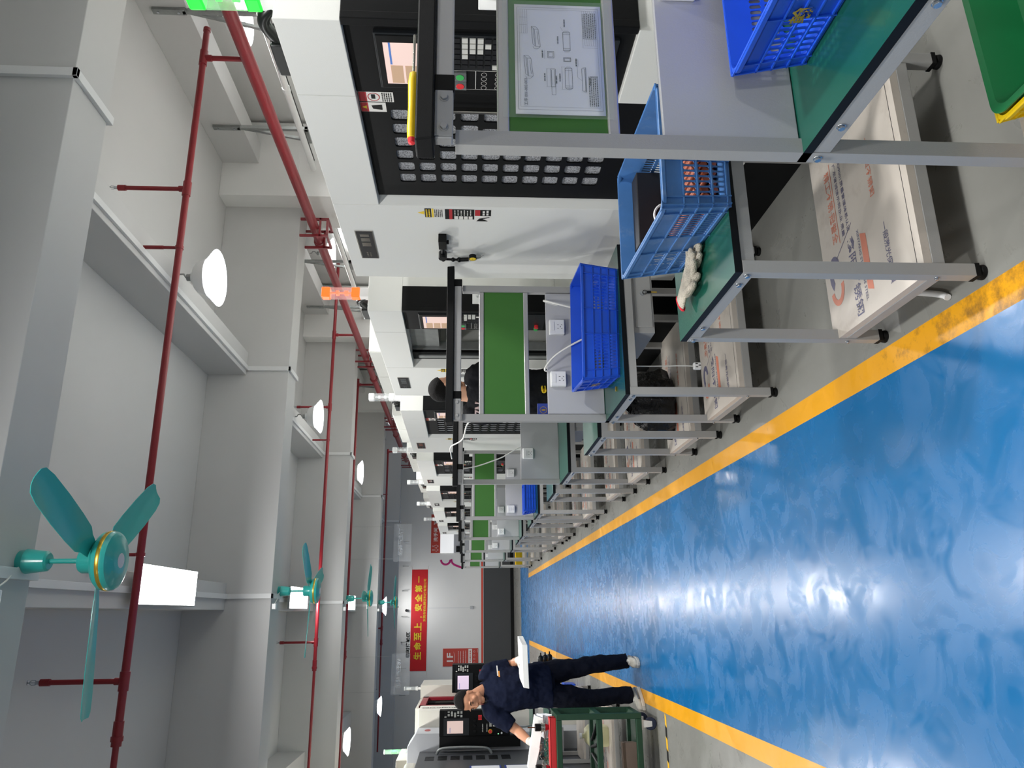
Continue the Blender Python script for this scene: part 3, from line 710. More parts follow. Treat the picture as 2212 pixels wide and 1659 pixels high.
# ------------------------------------------------------------------ sprinkler pipes
def pipe_main():
    t = thing('sprinkler_main_pipe', 'thick red sprinkler main above the white machines', 'pipe', (4.5, 0, 3.43))
    p = MB(); p.cyl((0,-7.9,0),(0,23.05,0), 0.057, 24); p.sph((0,23.05,0), 0.057, 10); p.build('pipe', M_red, t, smooth=40)
    for yy in (-1.0, 8.72, 14.53, 19.5, 22.2):
        c = MB(); c.lathe([(0.057,-0.06),(0.068,-0.055),(0.068,-0.02),(0.076,-0.015),(0.076,0.015),(0.068,0.02),(0.068,0.055),(0.057,0.06)], (0,yy,0), 24, 'y'); c.build('coupling', M_red, t, smooth=35)
    for yb in BEAMY[1:]:
        h = MB(); yy = yb+0.02
        for a, b in (((-0.11,yy,0.17),(-0.11,yy,-0.17)),((0.11,yy,0.17),(0.11,yy,-0.17))): h.box(a[0]-0.014, a[0]+0.014, yy-0.014, yy+0.014, b[2], a[2])
        h.box(-0.125, 0.125, yy-0.014, yy+0.014, -0.08, -0.057)
        h.box(-0.125, 0.125, yy+0.3, yy+0.328, -0.08, -0.057)
        for xx in (-0.11, 0.11): h.box(xx-0.014, xx+0.014, yy+0.3, yy+0.328, -0.17, 0.17); h.box(xx-0.014, xx+0.014, yy, yy+0.328, -0.17, -0.142)
        h.box(-0.11, 0.11, yy-0.014, yy+0.014, -0.17, -0.142)
        h.build('hanger_frame', M_red, t, bevel=0.002)
    return t
pipe_main()
def branch(label, y, risers, heads, hangers, x0, x1, xr=-0.7, r=0.026):
    t = thing('sprinkler_branch_pipe', label, 'pipe', (0, y, 3.8), group='thin red sprinkler branches')
    p = MB(); p.cyl((xr,0,0),(x1,0,0), r, 18); p.cyl((x0,0,0),(xr,0,0), r*0.78, 18); p.cyl((xr-0.09,0,0),(xr+0.06,0,0), r*1.25, 18); p.cyl((xr-0.06,0,0),(xr-0.03,0,0), r*1.5, 18)
    p.cyl((x1-0.02,0,0),(x1+0.012,0,0), r*1.15, 18); p.build('pipe', M_red, t, smooth=40)
    for x in risers:
        q = MB(); q.cyl((x,0,-0.36),(x,0,0), 0.021, 14); q.cyl((x-0.07,0,0),(x+0.07,0,0), r*1.25, 18); q.cyl((x,0,-0.07),(x,0,0), 0.028, 14); q.build('riser', M_red, t, smooth=40)
    for x in heads:
        q = MB(); q.m(0).cyl((x,0,0),(x,0,0.5), 0.017, 14); q.cyl((x-0.06,0,0),(x+0.06,0,0), r*1.25, 18); q.cyl((x,0,0),(x,0,0.06), 0.024, 14); q.cyl((x,0,0.47),(x,0,0.53), 0.023, 14)
        up = q.build('upright', M_red, t, smooth=40)
        h = MB(); h.cyl((x,0,0.53),(x,0,0.56), 0.012, 10); h.tube([(x-0.013,0,0.56),(x-0.015,0,0.585),(x,0,0.605)], 0.003, 6); h.tube([(x+0.013,0,0.56),(x+0.015,0,0.585),(x,0,0.605)], 0.003, 6); h.cyl((x,0,0.606),(x,0,0.61), 0.016, 14); h.cyl((x,0,0.56),(x,0,0.605), 0.003, 8)
        h.build('sprinkler_head', M_steel, up)
    for x in hangers:
        q = MB(); q.cyl((x,0,0.02),(x,0,0.27), 0.012, 10); q.cyl((x,0,0.12),(x,0,0.27), 0.015, 10); q.cyl((x-0.012,0,0),(x+0.012,0,0), r*1.2, 18); q.build('hanger_rod', M_red, t, smooth=40)
    return t
branch('first red branch pipe across the top, crossing over the largest fan', 5.43, (4.5,), (3.25, -0.4), (2.735, 0.41), -9, 4.79)
branch('second red branch pipe, passing behind the second fan', 12.03, (4.49,), (3.236, -0.39), (2.69,), -9, 5.85)
branch('third red branch pipe, passing in front of the third fan', 14.92, (4.49,), (), (3.19, 2.69, -0.4), -9, 4.6)
branch('last red branch pipe, nearest the end wall', 21.2, (4.4,), (-0.36,), (3.19,), -3.35, 4.45)

# ------------------------------------------------------------------ conduit on steel brackets, cable trunking
t = thing('cable_conduit', 'white conduit pipe on steel brackets along the machine tops', 'conduit', (5.12, 0, 3.42))
p = MB(); p.cyl((0,-7.9,0),(0,22.9,0), 0.034, 18); p.build('conduit_pipe', M_whitep, t, smooth=40)
for yy in (6.6, 9.1, 11.6, 14.1, 16.6):
    c = MB(); c.cyl((0,yy-0.03,0),(0,yy+0.03,0), 0.039, 18); c.build('coupling', M_whitep, t, smooth=40)
p = MB(); p.cyl((0.12,-7.9,0.015),(0.12,22.9,0.015), 0.02, 12); p.build('black_cable', M_black, t, smooth=40)
for i, y in enumerate((0.7, 2.4, 5.64, 7.33, 10.65, 12.45, 15.5, 17.3)):
    lab = ['first', 'second', 'third', 'fourth', 'fifth', 'sixth', 'seventh', 'eighth'][i]+' slotted steel bracket along the ceiling beam over the machines'
    t = thing('conduit_bracket', lab, 'bracket', (5.15, y, 0), group='steel conduit brackets')
    b = MB(); b.m(0).box(0.0, 0.03, -0.03, 0.03, 4.09, 4.38); b.m(1)
    for zz in (4.33, 4.15): b.cyl((-0.008,0,zz),(0,0,zz), 0.012, 10)
    b.build('plate', [M_galv, M_steel], t)
    b = MB(); b.box(0.0, 0.04, -0.02, 0.02, 3.35, 4.12); b.build('strut', M_galv, t, bevel=0.002)
    b = MB(); b.hexa([(0.005,0.18,3.43),(0.035,0.18,3.43),(0.035,0.21,3.43),(0.005,0.21,3.43),(0.005,-0.015,4.1),(0.035,-0.015,4.1),(0.035,0.015,4.1),(0.005,0.015,4.1)]); b.box(0.0, 0.04, -0.02, 0.24, 3.35, 3.385); b.build('brace', M_galv, t)
def trunking(label, x):
    t = tag(MB().build('skip', M_trunk), None) if False else None
    m_ = MB(); w_, h_ = 0.05, 0.025
    for i, yb in enumerate(BEAMY):
        m_.box(x, x+w_, yb-h_, yb, 3.6-h_, 4.07); m_.box(x, x+w_, yb-h_, yb+0.37+h_, 3.6-h_, 3.6); m_.box(x, x+w_, yb+0.37, yb+0.37+h_, 3.6, 4.07)
        ye = BEAMY[i+1] if i+1 < len(BEAMY) else 25.8
        m_.box(x, x+w_, yb+0.37, ye, 4.07-h_, 4.07)
    return tag(m_.build('cable_trunking', M_trunk, bevel=0.002), label, 'cable trunking')
trunking('white cable trunking along the ceiling beam over the round lamps', 2.66)
trunking('white cable trunking along the spine beam over the fans', 0.17)
# ------------------------------------------------------------------ crates and things on the benches
M_goldtxt = mat('gold_stamped_characters', (205, 170, 70), 0.3, metal=0.7)
def crate(name, label, x, y, z, rz, L, W, H, M, fine=True, mark=None, holes=True, group='blue plastic crates on the benches', cat='crate', slots=True, mats2=None):
    t = thing(name, label, cat, (x, y, z), rz, group)
    tp = 0.022                                            # the foot is smaller than the rim all round
    def wall(P, Lw, n_side, n_mid, name_):
        m_ = Lw*0.075; seg = (Lw-2*m_)
        cols = 1+4+6+0+6+4+1 if n_mid else 12
        us = [0, m_]; 
        if n_mid:
            midw = seg*0.26; cw = (seg-midw)/(2*n_side)
            us += [m_+cw*(i+1) for i in range(n_side)]+[m_+cw*n_side+midw]+[m_+cw*n_side+midw+cw*(i+1) for i in range(n_side)]
        else:
            cw = seg/n_side; us += [m_+cw*(i+1) for i in range(n_side)]
        us += [Lw]
        hs = [0, 0.06*H, 0.27*H, 0.48*H, 0.69*H, H]
        def hole(i, j):
            if not slots or i in (0, len(us)-2) or j in (0, len(hs)-2): return None
            if n_mid and i == n_side+1: return None
            k_ = i-1 if not (n_mid and i > n_side+1) else i-n_side-2
            return (cw*0.15, 0.0045*H/0.2, cw*0.33)
        d = MB(); d.plate(P, us, hs, hole, th=0.0028)
        # ribs standing proud of the wall
        for hh in hs[1:]:
            for a, b in ((0, Lw),):
                q = [P(a,hh-0.002,-0.006), P(b,hh-0.002,-0.006), P(b,hh-0.002,0.0), P(a,hh-0.002,0.0), P(a,hh+0.002,-0.006), P(b,hh+0.002,-0.006), P(b,hh+0.002,0.0), P(a,hh+0.002,0.0)]
                d.hexa(q)
        vr = [0.004, us[1], us[len(us)//2-1], us[len(us)//2], us[-2], Lw-0.004] if n_mid else [0.004]+us[1:-1:max(1, len(us)//4)]+[us[-2], Lw-0.004]
        for uu in vr:
            d.hexa([P(uu-0.0018,0,-0.006), P(uu+0.0018,0,-0.006), P(uu+0.0018,0,0), P(uu-0.0018,0,0), P(uu-0.0018,H,-0.006), P(uu+0.0018,H,-0.006), P(uu+0.0018,H,0), P(uu-0.0018,H,0)])
        return d.build(name_, M, t)
    def off(v): return tp*(1-v/H)
    def Ps(sgn, axis):
        def P(u, v, w):
            o = off(v)
            if axis == 'x':
                k_ = (L-2*o)/L; px = (u-L/2)*k_; py = W/2-o-w
                return (px*(1 if sgn < 0 else -1), py*sgn, v)
            k_ = (W-2*o)/W; py = (u-W/2)*k_; px = L/2-o-w
            return (px*sgn, py*(1 if sgn > 0 else -1), v)
        return P
    ns, ne = 11, 7
    walls = [wall(Ps(-1, 'x'), L, ns, True, 'long_wall'), wall(Ps(1, 'x'), L, ns, True, 'long_wall'), wall(Ps(1, 'y'), W, ne, True, 'end_wall'), wall(Ps(-1, 'y'), W, ne, True, 'end_wall')]
    b = MB(); b.box(-L/2+tp, L/2-tp, -W/2+tp, W/2-tp, 0.004, 0.009)
    for i in range(5): b.box(-L/2+tp+0.01, L/2-tp-0.01, -W/2+tp+0.02+i*(W-2*tp-0.04)/4-0.003, -W/2+tp+0.02+i*(W-2*tp-0.04)/4+0.003, 0.0, 0.0045)
    b.build('base', M, t)
    # rolled rim with round corners
    r = MB(); rc = 0.03; prof = [(0.0,-0.012),(0.009,-0.012),(0.010,-0.002),(0.007,0.001),(-0.002,0.001),(-0.003,-0.004)]
    rings = []
    for q, (mx, my, t0) in enumerate(((-L/2+rc,-W/2+rc,180),(L/2-rc,-W/2+rc,270),(L/2-rc,W/2-rc,0),(-L/2+rc,W/2-rc,90))):
        for e in range(6):
            a = math.radians(t0+e*18); ca, sa = math.cos(a), math.sin(a)
            rings.append([(mx+(rc+d)*ca, my+(rc+d)*sa, H+h) for d, h in prof])
    rings.append(rings[0]); r.loft(rings, caps=False); r.build('rim', M, t, smooth=50)
    if mark:
        for (mt, px, hh) in mark:
            q = MB(); P = Ps(-1, 'y'); o = off(hh)
            q.text(mt, (-(L/2-o+0.0075), px, hh), (0, -1, 0), (tp/H*-1, 0, 1), 0.045, bold=0.02); q.build('stamped_character', M_goldtxt, walls[3])
    return t
CZ = 0.781
crate('plastic_crate', 'blue crate with gold characters on its end, on the bench with the part drawing', 1.495, 1.235, CZ, 0.0, 0.585, 0.44, 0.17, M_blue, mark=[('翰', 0.035, 0.085), ('弘', -0.045, 0.085)])
crate('plastic_crate', 'faded blue crate full of brown metal parts, beside the work gloves', 1.36, 2.225, CZ, math.radians(86), 0.585, 0.405, 0.218, M_bluew)
crate('plastic_crate', 'wide bright blue crate standing askew before the two sockets', 1.468, 3.82, CZ, math.radians(-7.2), 0.615, 0.39, 0.198, M_blue, mark=[('翰弘', 0.0, 0.1)])
crate('plastic_crate', 'small blue bin on the distant bench, half hidden by a grey post', 1.255, 8.68, CZ, 0.05, 0.33, 0.26, 0.14, M_blue, slots=False)
M_rust = mat('brown_machined_part', (150, 78, 52), 0.4, metal=0.4, noise=0.25, nscale=30)
M_bar = mat('wrapped_black_part_tray', (24, 24, 28), 0.5)
M_navy = mat('navy_swirl_print', (40, 60, 140), 0.5)
rnd = random.Random(11)
for i in range(9):
    for j in range(3):
        x = 1.235+i*0.030+rnd.uniform(-0.003, 0.003); zz = CZ+0.024+j*0.028
        m_ = MB(); m_.cyl((0,-0.2,0),(0,0.10,0), 0.0115, 12); m_.cyl((0,0.10,0),(0,0.13,0), 0.008, 12)
        o = m_.build('metal_shaft', M_rust, smooth=40, loc=(x, 2.23+rnd.uniform(-0.012, 0.012), zz), rot=(0, 0, math.radians(-4)))
        tag(o, 'brown metal shaft among the shafts stacked inside the faded blue crate', 'metal part', 'brown shafts in the faded crate')
t = thing('part_box', 'black box with blue and white swirl print inside the faded blue crate', 'box', (1.40, 2.44, CZ+0.01), math.radians(-4))
b = MB(); b.box(-0.14, 0.14, -0.04, 0.04, 0, 0.165); b.build('carton', M_bar, t, bevel=0.003)
b = MB()
for k in range(3):
    pts = arc((-0.09+0.03*k, -0.0405, 0.06), 0.03+0.008*k, 20, 150, 10)
    b.m(k % 2).tube(pts, 0.005, 6)
b.build('swirl_print', [M_whitep, M_navy], t)

# knitted work gloves
M_knit = mat('undyed_knitted_cotton', (206, 198, 182), 0.9, noise=0.12, nscale=30, bump=1.0, bscale=260, dirt=(110, 100, 90), dscale=9, dlo=0.5, dhi=0.7, damt=0.6)
M_knitr = mat('red_cuff_binding', (200, 24, 44), 0.8)
def glove_mesh(curl=0.0, spread=1.0, seed=0):
    """a flat empty glove: wrist at the origin, fingers along +y, 0.25 m long"""
    m_ = MB(); rnd = random.Random(seed)
    def ell(y, w, h, z=0.0, xo=0.0, n=16): return [(xo+w*math.cos(2*PI*k/n), y, z+h+h*math.sin(2*PI*k/n)) for k in range(n)]
    m_.loft([ell(0.0,0.041,0.012), ell(0.012,0.040,0.011), ell(0.03,0.038,0.012), ell(0.055,0.037,0.012), ell(0.075,0.039,0.012), ell(0.10,0.043,0.013), ell(0.125,0.045,0.013), ell(0.145,0.045,0.012), ell(0.155,0.043,0.010)])
    for k, (x, y0, ln, ang) in enumerate(((-0.033,0.148,0.062,10),(-0.011,0.152,0.075,3),(0.012,0.152,0.079,-3),(0.033,0.147,0.070,-9))):
        a = math.radians(ang*spread); pts = []; rs = []
        for s_ in range(8):
            q = s_/7; yy = q*ln; c = curl*q*q*0.03
            pts.append((x+math.sin(-a)*yy+rnd.uniform(-1,1)*0.001, y0+math.cos(a)*yy-0.008, 0.012+c)); rs.append((0.0125-0.0025*q)*(1 if s_ < 7 else 0.55))
        m_.tube(pts, 0.01, 10, rs)
    pts = [(0.030,0.062,0.012),(0.048,0.085,0.014),(0.064,0.105,0.016),(0.073,0.128,0.015),(0.075,0.143,0.013)]
    m_.tube(pts, 0.014, 12, [0.016,0.0165,0.015,0.0135,0.007])
    return m_
def glove(label, loc, rz, curl, seed, tilt=0.0, roll_=0.0):
    t = thing('work_glove', label, 'glove', loc, rz, 'pair of knitted gloves'); t.rotation_euler = (tilt, roll_, rz)
    g = glove_mesh(curl, 1.0, seed); o = g.build('knitted_hand', M_knit, t, smooth=60)
    md = o.modifiers.new('fuse', 'REMESH'); md.mode = 'VOXEL'; md.voxel_size = 0.0035; md.use_smooth_shade = True
    md = o.modifiers.new('soft', 'SMOOTH'); md.factor = 0.5; md.iterations = 4
    c = MB(); ring = [(0.0425*math.cos(2*PI*k/20), 0.0, 0.011+0.010*math.sin(2*PI*k/20)) for k in range(21)]
    c.tube(ring, 0.004, 8); c.build('cuff_binding', M_knitr, t, smooth=60)
    return t
glove('upper knitted work glove with red cuff, resting on the other glove', (1.043, 2.447, CZ+0.022), math.radians(-148), 0.5, 2, tilt=-0.05)
glove('lower knitted work glove, mostly covered by the other one', (1.105, 2.44, CZ), math.radians(-160), 0.3, 5)

# part drawing in a clear sleeve
M_paper = mat('white_drawing_paper', (226, 227, 236), 0.6, noise=0.02, nscale=3)
M_line = mat('drawing_ink', (70, 72, 84), 0.7)
M_sleeve = mat('clear_plastic_sleeve', (215, 230, 215), 0.12, alpha=0.16)
def drawing():
    t = thing('part_drawing', 'part drawing sheet in a clear sleeve over the green notice board', 'drawing', (1.28, 1.512, 1.352))
    W, H = 0.318, 0.214
    s = MB()
    nx, nz = 14, 10
    def bulge(u, v): return -0.0015-0.002*math.sin(PI*u)*math.sin(PI*v)-0.004*max(0, v-0.8)*(1-u)
    V = [(-W/2+W*i/nx, bulge(i/nx, j/nz), -H/2+H*j/nz) for j in range(nz+1) for i in range(nx+1)]
    F = [(j*(nx+1)+i, j*(nx+1)+i+1, (j+1)*(nx+1)+i+1, (j+1)*(nx+1)+i) for j in range(nz) for i in range(nx)]
    s.add(V, F); sh = s.build('sheet', M_paper, t, smooth=60)
    md = sh.modifiers.new('thick', 'SOLIDIFY'); md.thickness = 0.0004; md.offset = 1
    d = MB(); Y = -0.0046
    def P(u, v): return (-W/2+u*W, Y, -H/2+v*H)
    def ln(a, b, th=0.0006):
        a, b = Vector(P(*a)), Vector(P(*b)); q = (b-a).normalized(); n = Vector((-q.z, 0, q.x))*th/2
        d.add([a-n, b-n, b+n, a+n], [(0,1,2,3)])
    def rc(u0, v0, u1, v1, th=0.0006):
        ln((u0,v0),(u1,v0),th); ln((u1,v0),(u1,v1),th); ln((u1,v1),(u0,v1),th); ln((u0,v1),(u0,v0),th)
    def tx(t_, u, v, h, w=None): d.text(t_, P(u, v), (1,0,0), (0,0,1), h, w)
    rc(0.035,0.03,0.965,0.97); rc(0.06,0.055,0.945,0.945, 0.0004)
    tx('工序 001-002-003', 0.19, 0.885, 0.009, 0.075)
    for k in range(5): ln((0.72,0.945-0.022*k),(0.945,0.945-0.022*k), 0.0004)
    for u in (0.72,0.8,0.87): ln((u,0.945),(u,0.857), 0.0004)
    # two little pictorial boxes
    for ox, oz in ((0.33,0.80),(0.60,0.71)):
        for (a, b) in (((0,0),(0.16,0.02)),((0.16,0.02),(0.16,0.065)),((0.16,0.065),(0,0.05)),((0,0.05),(0,0)),((0.02,0.085),(0.185,0.10)),((0.185,0.10),(0.16,0.065)),((0,0.05),(0.02,0.085)),((0.185,0.10),(0.185,0.05)),((0.185,0.05),(0.16,0.02)),((-0.02,0.03),(0,0.0)),((-0.02,0.03),(-0.02,0.07)),((-0.02,0.07),(0.0,0.085)),((0.01,0.06),(0.165,0.078)),((0.02,0.02),(0.14,0.035))):
            ln((ox+a[0],oz+a[1]),(ox+b[0],oz+b[1]), 0.0007)
    # section and views
    rc(0.24,0.55,0.40,0.60,0.0009); ln((0.25,0.558),(0.39,0.558)); ln((0.25,0.592),(0.39,0.592)); rc(0.17,0.55,0.24,0.595); ln((0.24,0.645),(0.40,0.645),0.0004); ln((0.24,0.6),(0.24,0.655),0.0004); ln((0.40,0.6),(0.40,0.655),0.0004)
    rc(0.50,0.56,0.56,0.63,0.0009); rc(0.51,0.57,0.55,0.62); ln((0.49,0.665),(0.57,0.665),0.0004)
    for u0, v0, u1, v1 in ((0.22,0.36,0.42,0.44),(0.56,0.37,0.75,0.45)):
        rc(u0+0.012,v0,u1-0.012,v1,0.0009); ln((u0,v0+0.02),(u0,v1-0.02),0.0009); ln((u1,v0+0.02),(u1,v1-0.02),0.0009); ln((u0,v0+0.02),(u0+0.012,v0)); ln((u0,v1-0.02),(u0+0.012,v1)); ln((u1,v0+0.02),(u1-0.012,v0)); ln((u1,v1-0.02),(u1-0.012,v1))
        ln((u0+0.03,v0),(u0+0.03,v1)); ln((u1-0.03,v0),(u1-0.03,v1))
    ln((0.24,0.40),(0.40,0.40),0.0004); ln((0.22,0.475),(0.42,0.475),0.0004); ln((0.22,0.44),(0.22,0.485),0.0004); ln((0.42,0.44),(0.42,0.485),0.0004); ln((0.75,0.45),(0.79,0.475),0.0004)
    rc(0.47,0.37,0.505,0.45,0.0011); rc(0.476,0.38,0.499,0.44)
    rc(0.21,0.215,0.41,0.25,0.0009); ln((0.20,0.205),(0.42,0.205),0.0012); ln((0.20,0.205),(0.20,0.24)); ln((0.42,0.205),(0.42,0.24)); ln((0.3,0.25),(0.33,0.3),0.0004); ln((0.33,0.3),(0.43,0.3),0.0004); rc(0.43,0.29,0.49,0.315,0.0004)
    # title block
    for k in range(7): ln((0.62,0.055+0.024*k),(0.945,0.055+0.024*k),0.0004)
    for u in (0.62,0.68,0.78,0.86,0.945): ln((u,0.055),(u,0.199),0.0004)
    ln((0.6,0.222),(0.945,0.222),0.0004); ln((0.6,0.055),(0.6,0.222),0.0004)
    tx('东莞市翰弘精密科技有限公司', 0.8, 0.21, 0.0048, 0.075)
    dashes(d, P(0.69,0.06), (1,0,0), (0,0,1), 0.075, 0.03, 6, 31, 0.4)
    dashes(d, P(0.075,0.07), (1,0,0), (0,0,1), 0.085, 0.024, 5, 32, 0.5)
    for u, v in ((0.32,0.66),(0.32,0.49),(0.53,0.68),(0.66,0.5),(0.82,0.42),(0.46,0.3),(0.29,0.15),(0.3,0.53)): dashes(d, P(u-0.03,v), (1,0,0), (0,0,1), 0.022, 0.004, 1, int(u*100), 0.8)
    d.build('print', M_line, sh)
    c = MB(); c.rect((-W/2-0.012, Y-0.001, -H/2-0.02), (W+0.02,0,0), (0,0,H+0.05)); c.build('sleeve', M_sleeve, t)
    return t
drawing()
# yellow-handled tool lying on the lamp cover
t = thing('screwdriver', 'yellow handled tool with red end lying on the black lamp cover', 'screwdriver', (1.075, 1.555, 1.704), 0.0)
m_ = MB(); m_.lathe([(0.006,0.0),(0.011,0.004),(0.0125,0.03),(0.011,0.09),(0.013,0.16),(0.01,0.185),(0.005,0.19)], (0,0,0), 16, 'x'); m_.build('handle', M_yellow, t, smooth=40)
m_ = MB(); m_.lathe([(0.0,-0.012),(0.008,-0.01),(0.010,0.002),(0.006,0.004)], (0,0,0), 16, 'x'); m_.build('end_cap', M_rbtn, t, smooth=40)
m_ = MB(); m_.cyl((0.19,0,0),(0.3,0,0), 0.0035, 10); m_.build('blade', M_chrome, t, smooth=40)
# yellow crate with green tray on the lowest shelf under the drawing bench
crate('plastic_crate', 'yellow crate holding the green tray, under the bench with the part drawing', 1.40, 1.27, 0.193, math.radians(2), 0.56, 0.44, 0.105, M_yellow, slots=False, group='yellow crates')
t = thing('parts_tray', 'green plastic tray set into the yellow crate', 'tray', (1.40, 1.27, 0.205), math.radians(2))
m_ = MB(); L2, W2 = 0.275, 0.215
def rr(l, w, r, z, n=6):
    out = []
    for mx, my, t0 in ((-l+r,-w+r,180),(l-r,-w+r,270),(l-r,w-r,0),(-l+r,w-r,90)):
        for e in range(n+1):
            a = math.radians(t0+90*e/n); out.append((mx+r*math.cos(a), my+r*math.sin(a), z))
    return out
m_.loft([rr(L2-0.05,W2-0.05,0.03,0.004), rr(L2-0.045,W2-0.045,0.03,0.0), rr(L2-0.012,W2-0.012,0.035,0.098), rr(L2+0.004,W2+0.004,0.04,0.103), rr(L2+0.004,W2+0.004,0.04,0.108), rr(L2-0.014,W2-0.014,0.035,0.106), rr(L2-0.05,W2-0.05,0.03,0.012), rr(L2-0.06,W2-0.06,0.03,0.008)])
m_.build('tray', M_tgreen, t, smooth=35)
o = MB().box(-0.02, 0.02, -0.012, 0.012, 0, 0.022).build('metal_block', M_rust, bevel=0.003, loc=(1.30, 1.14, 0.2135), rot=(0, 0, 0.5)); tag(o, 'small brown metal block lying in the green tray', 'metal part')

# small things on and around the second bench
t = thing('key_ring', 'key hanging in the lock of the grey drawer', 'key', (1.597, 3.601, 0.655))
m_ = MB(); m_.tube(arc((0,-0.004,-0.012), 0.011, 0, 350, 16), 0.0016, 6); m_.build('ring', M_black, t)
m_ = MB(); m_.box(-0.008, 0.008, -0.006, -0.002, -0.045, -0.022); m_.build('key_bow', M_black, t, bevel=0.003)
m_ = MB(); m_.box(-0.003, 0.003, -0.005, -0.003, -0.075, -0.045); m_.build('key_blade', M_gold, t)
t = thing('hanging_plug', 'white plug hanging on its cord below the keyed drawer bench', 'plug', (1.222, 3.7, 0))
m_ = MB(); m_.tube(smooth_path([(0,0,0.735),(0.0,0,0.6),(0.004,0,0.45),(0.002,0,0.385)], 5), 0.0035, 8); m_.build('cord', M_cable, t)
m_ = MB(); m_.box(-0.017, 0.021, -0.013, 0.013, 0.345, 0.388); pl = m_.build('plug_body', M_whitep, t, bevel=0.008, seg=3)
m_ = MB()
for a, b in ((-0.006,0.372),(0.012,0.372),(0.003,0.356)): m_.box(a-0.002, a+0.002, -0.0145, -0.013, b-0.006, b+0.006)
m_.build('pin', M_slot, pl)
for lab, pts in (('white cord looping over the grey panel into the wide crate, beside the end post', [(1.74,4.15,1.02),(1.765,4.135,1.108),(1.76,4.11,1.112),(1.73,4.08,1.05),(1.69,4.05,0.95)]),
                 ('white cord looping over the grey panel into the wide crate, between the sockets', [(1.345,4.16,1.0),(1.335,4.145,1.11),(1.35,4.10,1.118),(1.40,4.06,1.07),(1.44,4.0,0.99),(1.47,3.97,0.92)])):
    tag(MB().tube(smooth_path(pts, 7), 0.0055, 8).build('power_cord', M_cable, smooth=60), lab, 'cord', 'white cords')
tag(MB().tube(smooth_path([(1.058,4.185,1.18),(1.062,4.19,1.3),(1.06,4.2,1.45),(1.066,4.3,1.56),(1.10,4.9,1.6),(1.2,5.6,1.69),(1.25,6.1,1.70),(1.245,6.29,1.695)], 8), 0.005, 8).build('power_cord', M_cable, smooth=60), 'long white cord strung from a grey post to the black lamp cover behind', 'cord', 'white cords')
tag(MB().tube(smooth_path([(1.36,6.37,1.105),(1.33,6.335,1.16),(1.27,6.33,1.26),(1.23,6.33,1.36),(1.19,6.33,1.48),(1.165,6.325,1.60)], 8), 0.005, 8).build('power_cord', M_cable, smooth=60), 'white cord drooping across the frame without a green board', 'cord', 'white cords')
o = MB().box(-0.012, 0.012, -0.008, 0.008, 0, 0.006).build('metal_scrap', M_gold, loc=(1.125, 3.795, CZ)); tag(o, 'tiny golden metal scrap on the green mat beside the wide crate', 'metal part')
t = thing('blue_card_pack', 'blue card pack with gold emblem tucked behind the grey panel', 'card', (1.115, 4.18, 1.09))
m_ = MB(); m_.m(0).box(-0.035, 0.035, 0, 0.012, 0, 0.075); m_.m(1)
for i in range(20):
    a0, a1 = 2*PI*i/20, 2*PI*(i+1)/20
    m_.add([(r*math.cos(a)-0.004, -0.0006, 0.042+r*math.sin(a)) for r, a in ((0.018,a0),(0.018,a1),(0.021,a1),(0.021,a0))], [(0,1,2,3)])
m_.rect((-0.008,-0.0006,0.03), (0.009,0,0), (0,0,0.022)); m_.build('card', [M_navy, M_gold], t)
t = thing('rubbish_bag', 'black plastic bag slumped on the low shelf under the wide crate bench', 'bag', (1.31, 4.80, 0.193))
m_ = MB(); rings = []; rnd = random.Random(4)
for z, r in ((0.0,0.11),(0.02,0.16),(0.07,0.17),(0.13,0.16),(0.2,0.15),(0.26,0.12),(0.31,0.07),(0.335,0.05),(0.36,0.06),(0.39,0.085)):
    rings.append([(1.25*r*(1+0.16*math.sin(5*2*PI*k/40+z*9)+rnd.uniform(-.10,.10))*math.cos(2*PI*k/40)+z*0.1, 0.62*r*(1+rnd.uniform(-.16,.16))*math.sin(2*PI*k/40), z) for k in range(40)])
m_.loft(rings); m_.build('bag', mat('black_bin_liner', (13, 13, 15), 0.25, bump=0.9, bscale=30), t, smooth=25)
m_ = MB(); m_.tube([(0.033+0.06*math.cos(2*PI*k/14), 0.034*math.sin(2*PI*k/14), 0.335) for k in range(15)], 0.007, 6); m_.build('tie', M_black, t)
# dial gauge on a magnetic arm stuck to the first machine
t = thing('dial_test_indicator', 'yellow dial gauge on a black magnetic arm stuck to the white machine', 'dial gauge', (1.995, 0, 0))
m_ = MB(); m_.box(-0.052, -0.001, 3.74, 3.835, 1.688, 1.732); m_.cyl((-0.03,3.785,1.688),(-0.03,3.785,1.675), 0.012, 12); m_.build('magnetic_base', M_black, t, bevel=0.002)
m_ = MB(); m_.tube([(-0.03,3.835,1.71),(-0.03,3.94,1.713)], 0.011, 12); m_.cyl((-0.055,3.944,1.713),(-0.01,3.944,1.713), 0.024, 8); m_.sph((-0.03,4.0,1.712), 0.013); m_.tube([(-0.035,3.985,1.70),(-0.035,3.99,1.63)], 0.007, 10); m_.sph((-0.035,3.99,1.655), 0.013); m_.sph((-0.035,3.99,1.62), 0.015); m_.tube([(-0.035,3.99,1.62),(-0.035,3.983,1.565)], 0.012, 10); m_.build('arm', M_black, t, smooth=40)
m_ = MB(); m_.m(0).cyl((-0.03,3.945,1.542),(-0.052,3.945,1.542), 0.0225, 24); m_.m(1).cyl((-0.052,3.945,1.542),(-0.0525,3.945,1.542), 0.0195, 24); m_.m(0)
for k in range(10):
    a = 2*PI*k/10; m_.rect((-0.0528,3.945+0.016*math.cos(a)-0.0008,1.542+0.016*math.sin(a)-0.0008), (0,0.0016,0), (0,0,0.0016))
m_.rect((-0.0528,3.938,1.5415), (0,0.014,0.004), (0,0.0003,-0.001)); m_.build('dial', [M_black, M_stky], t, smooth=40)
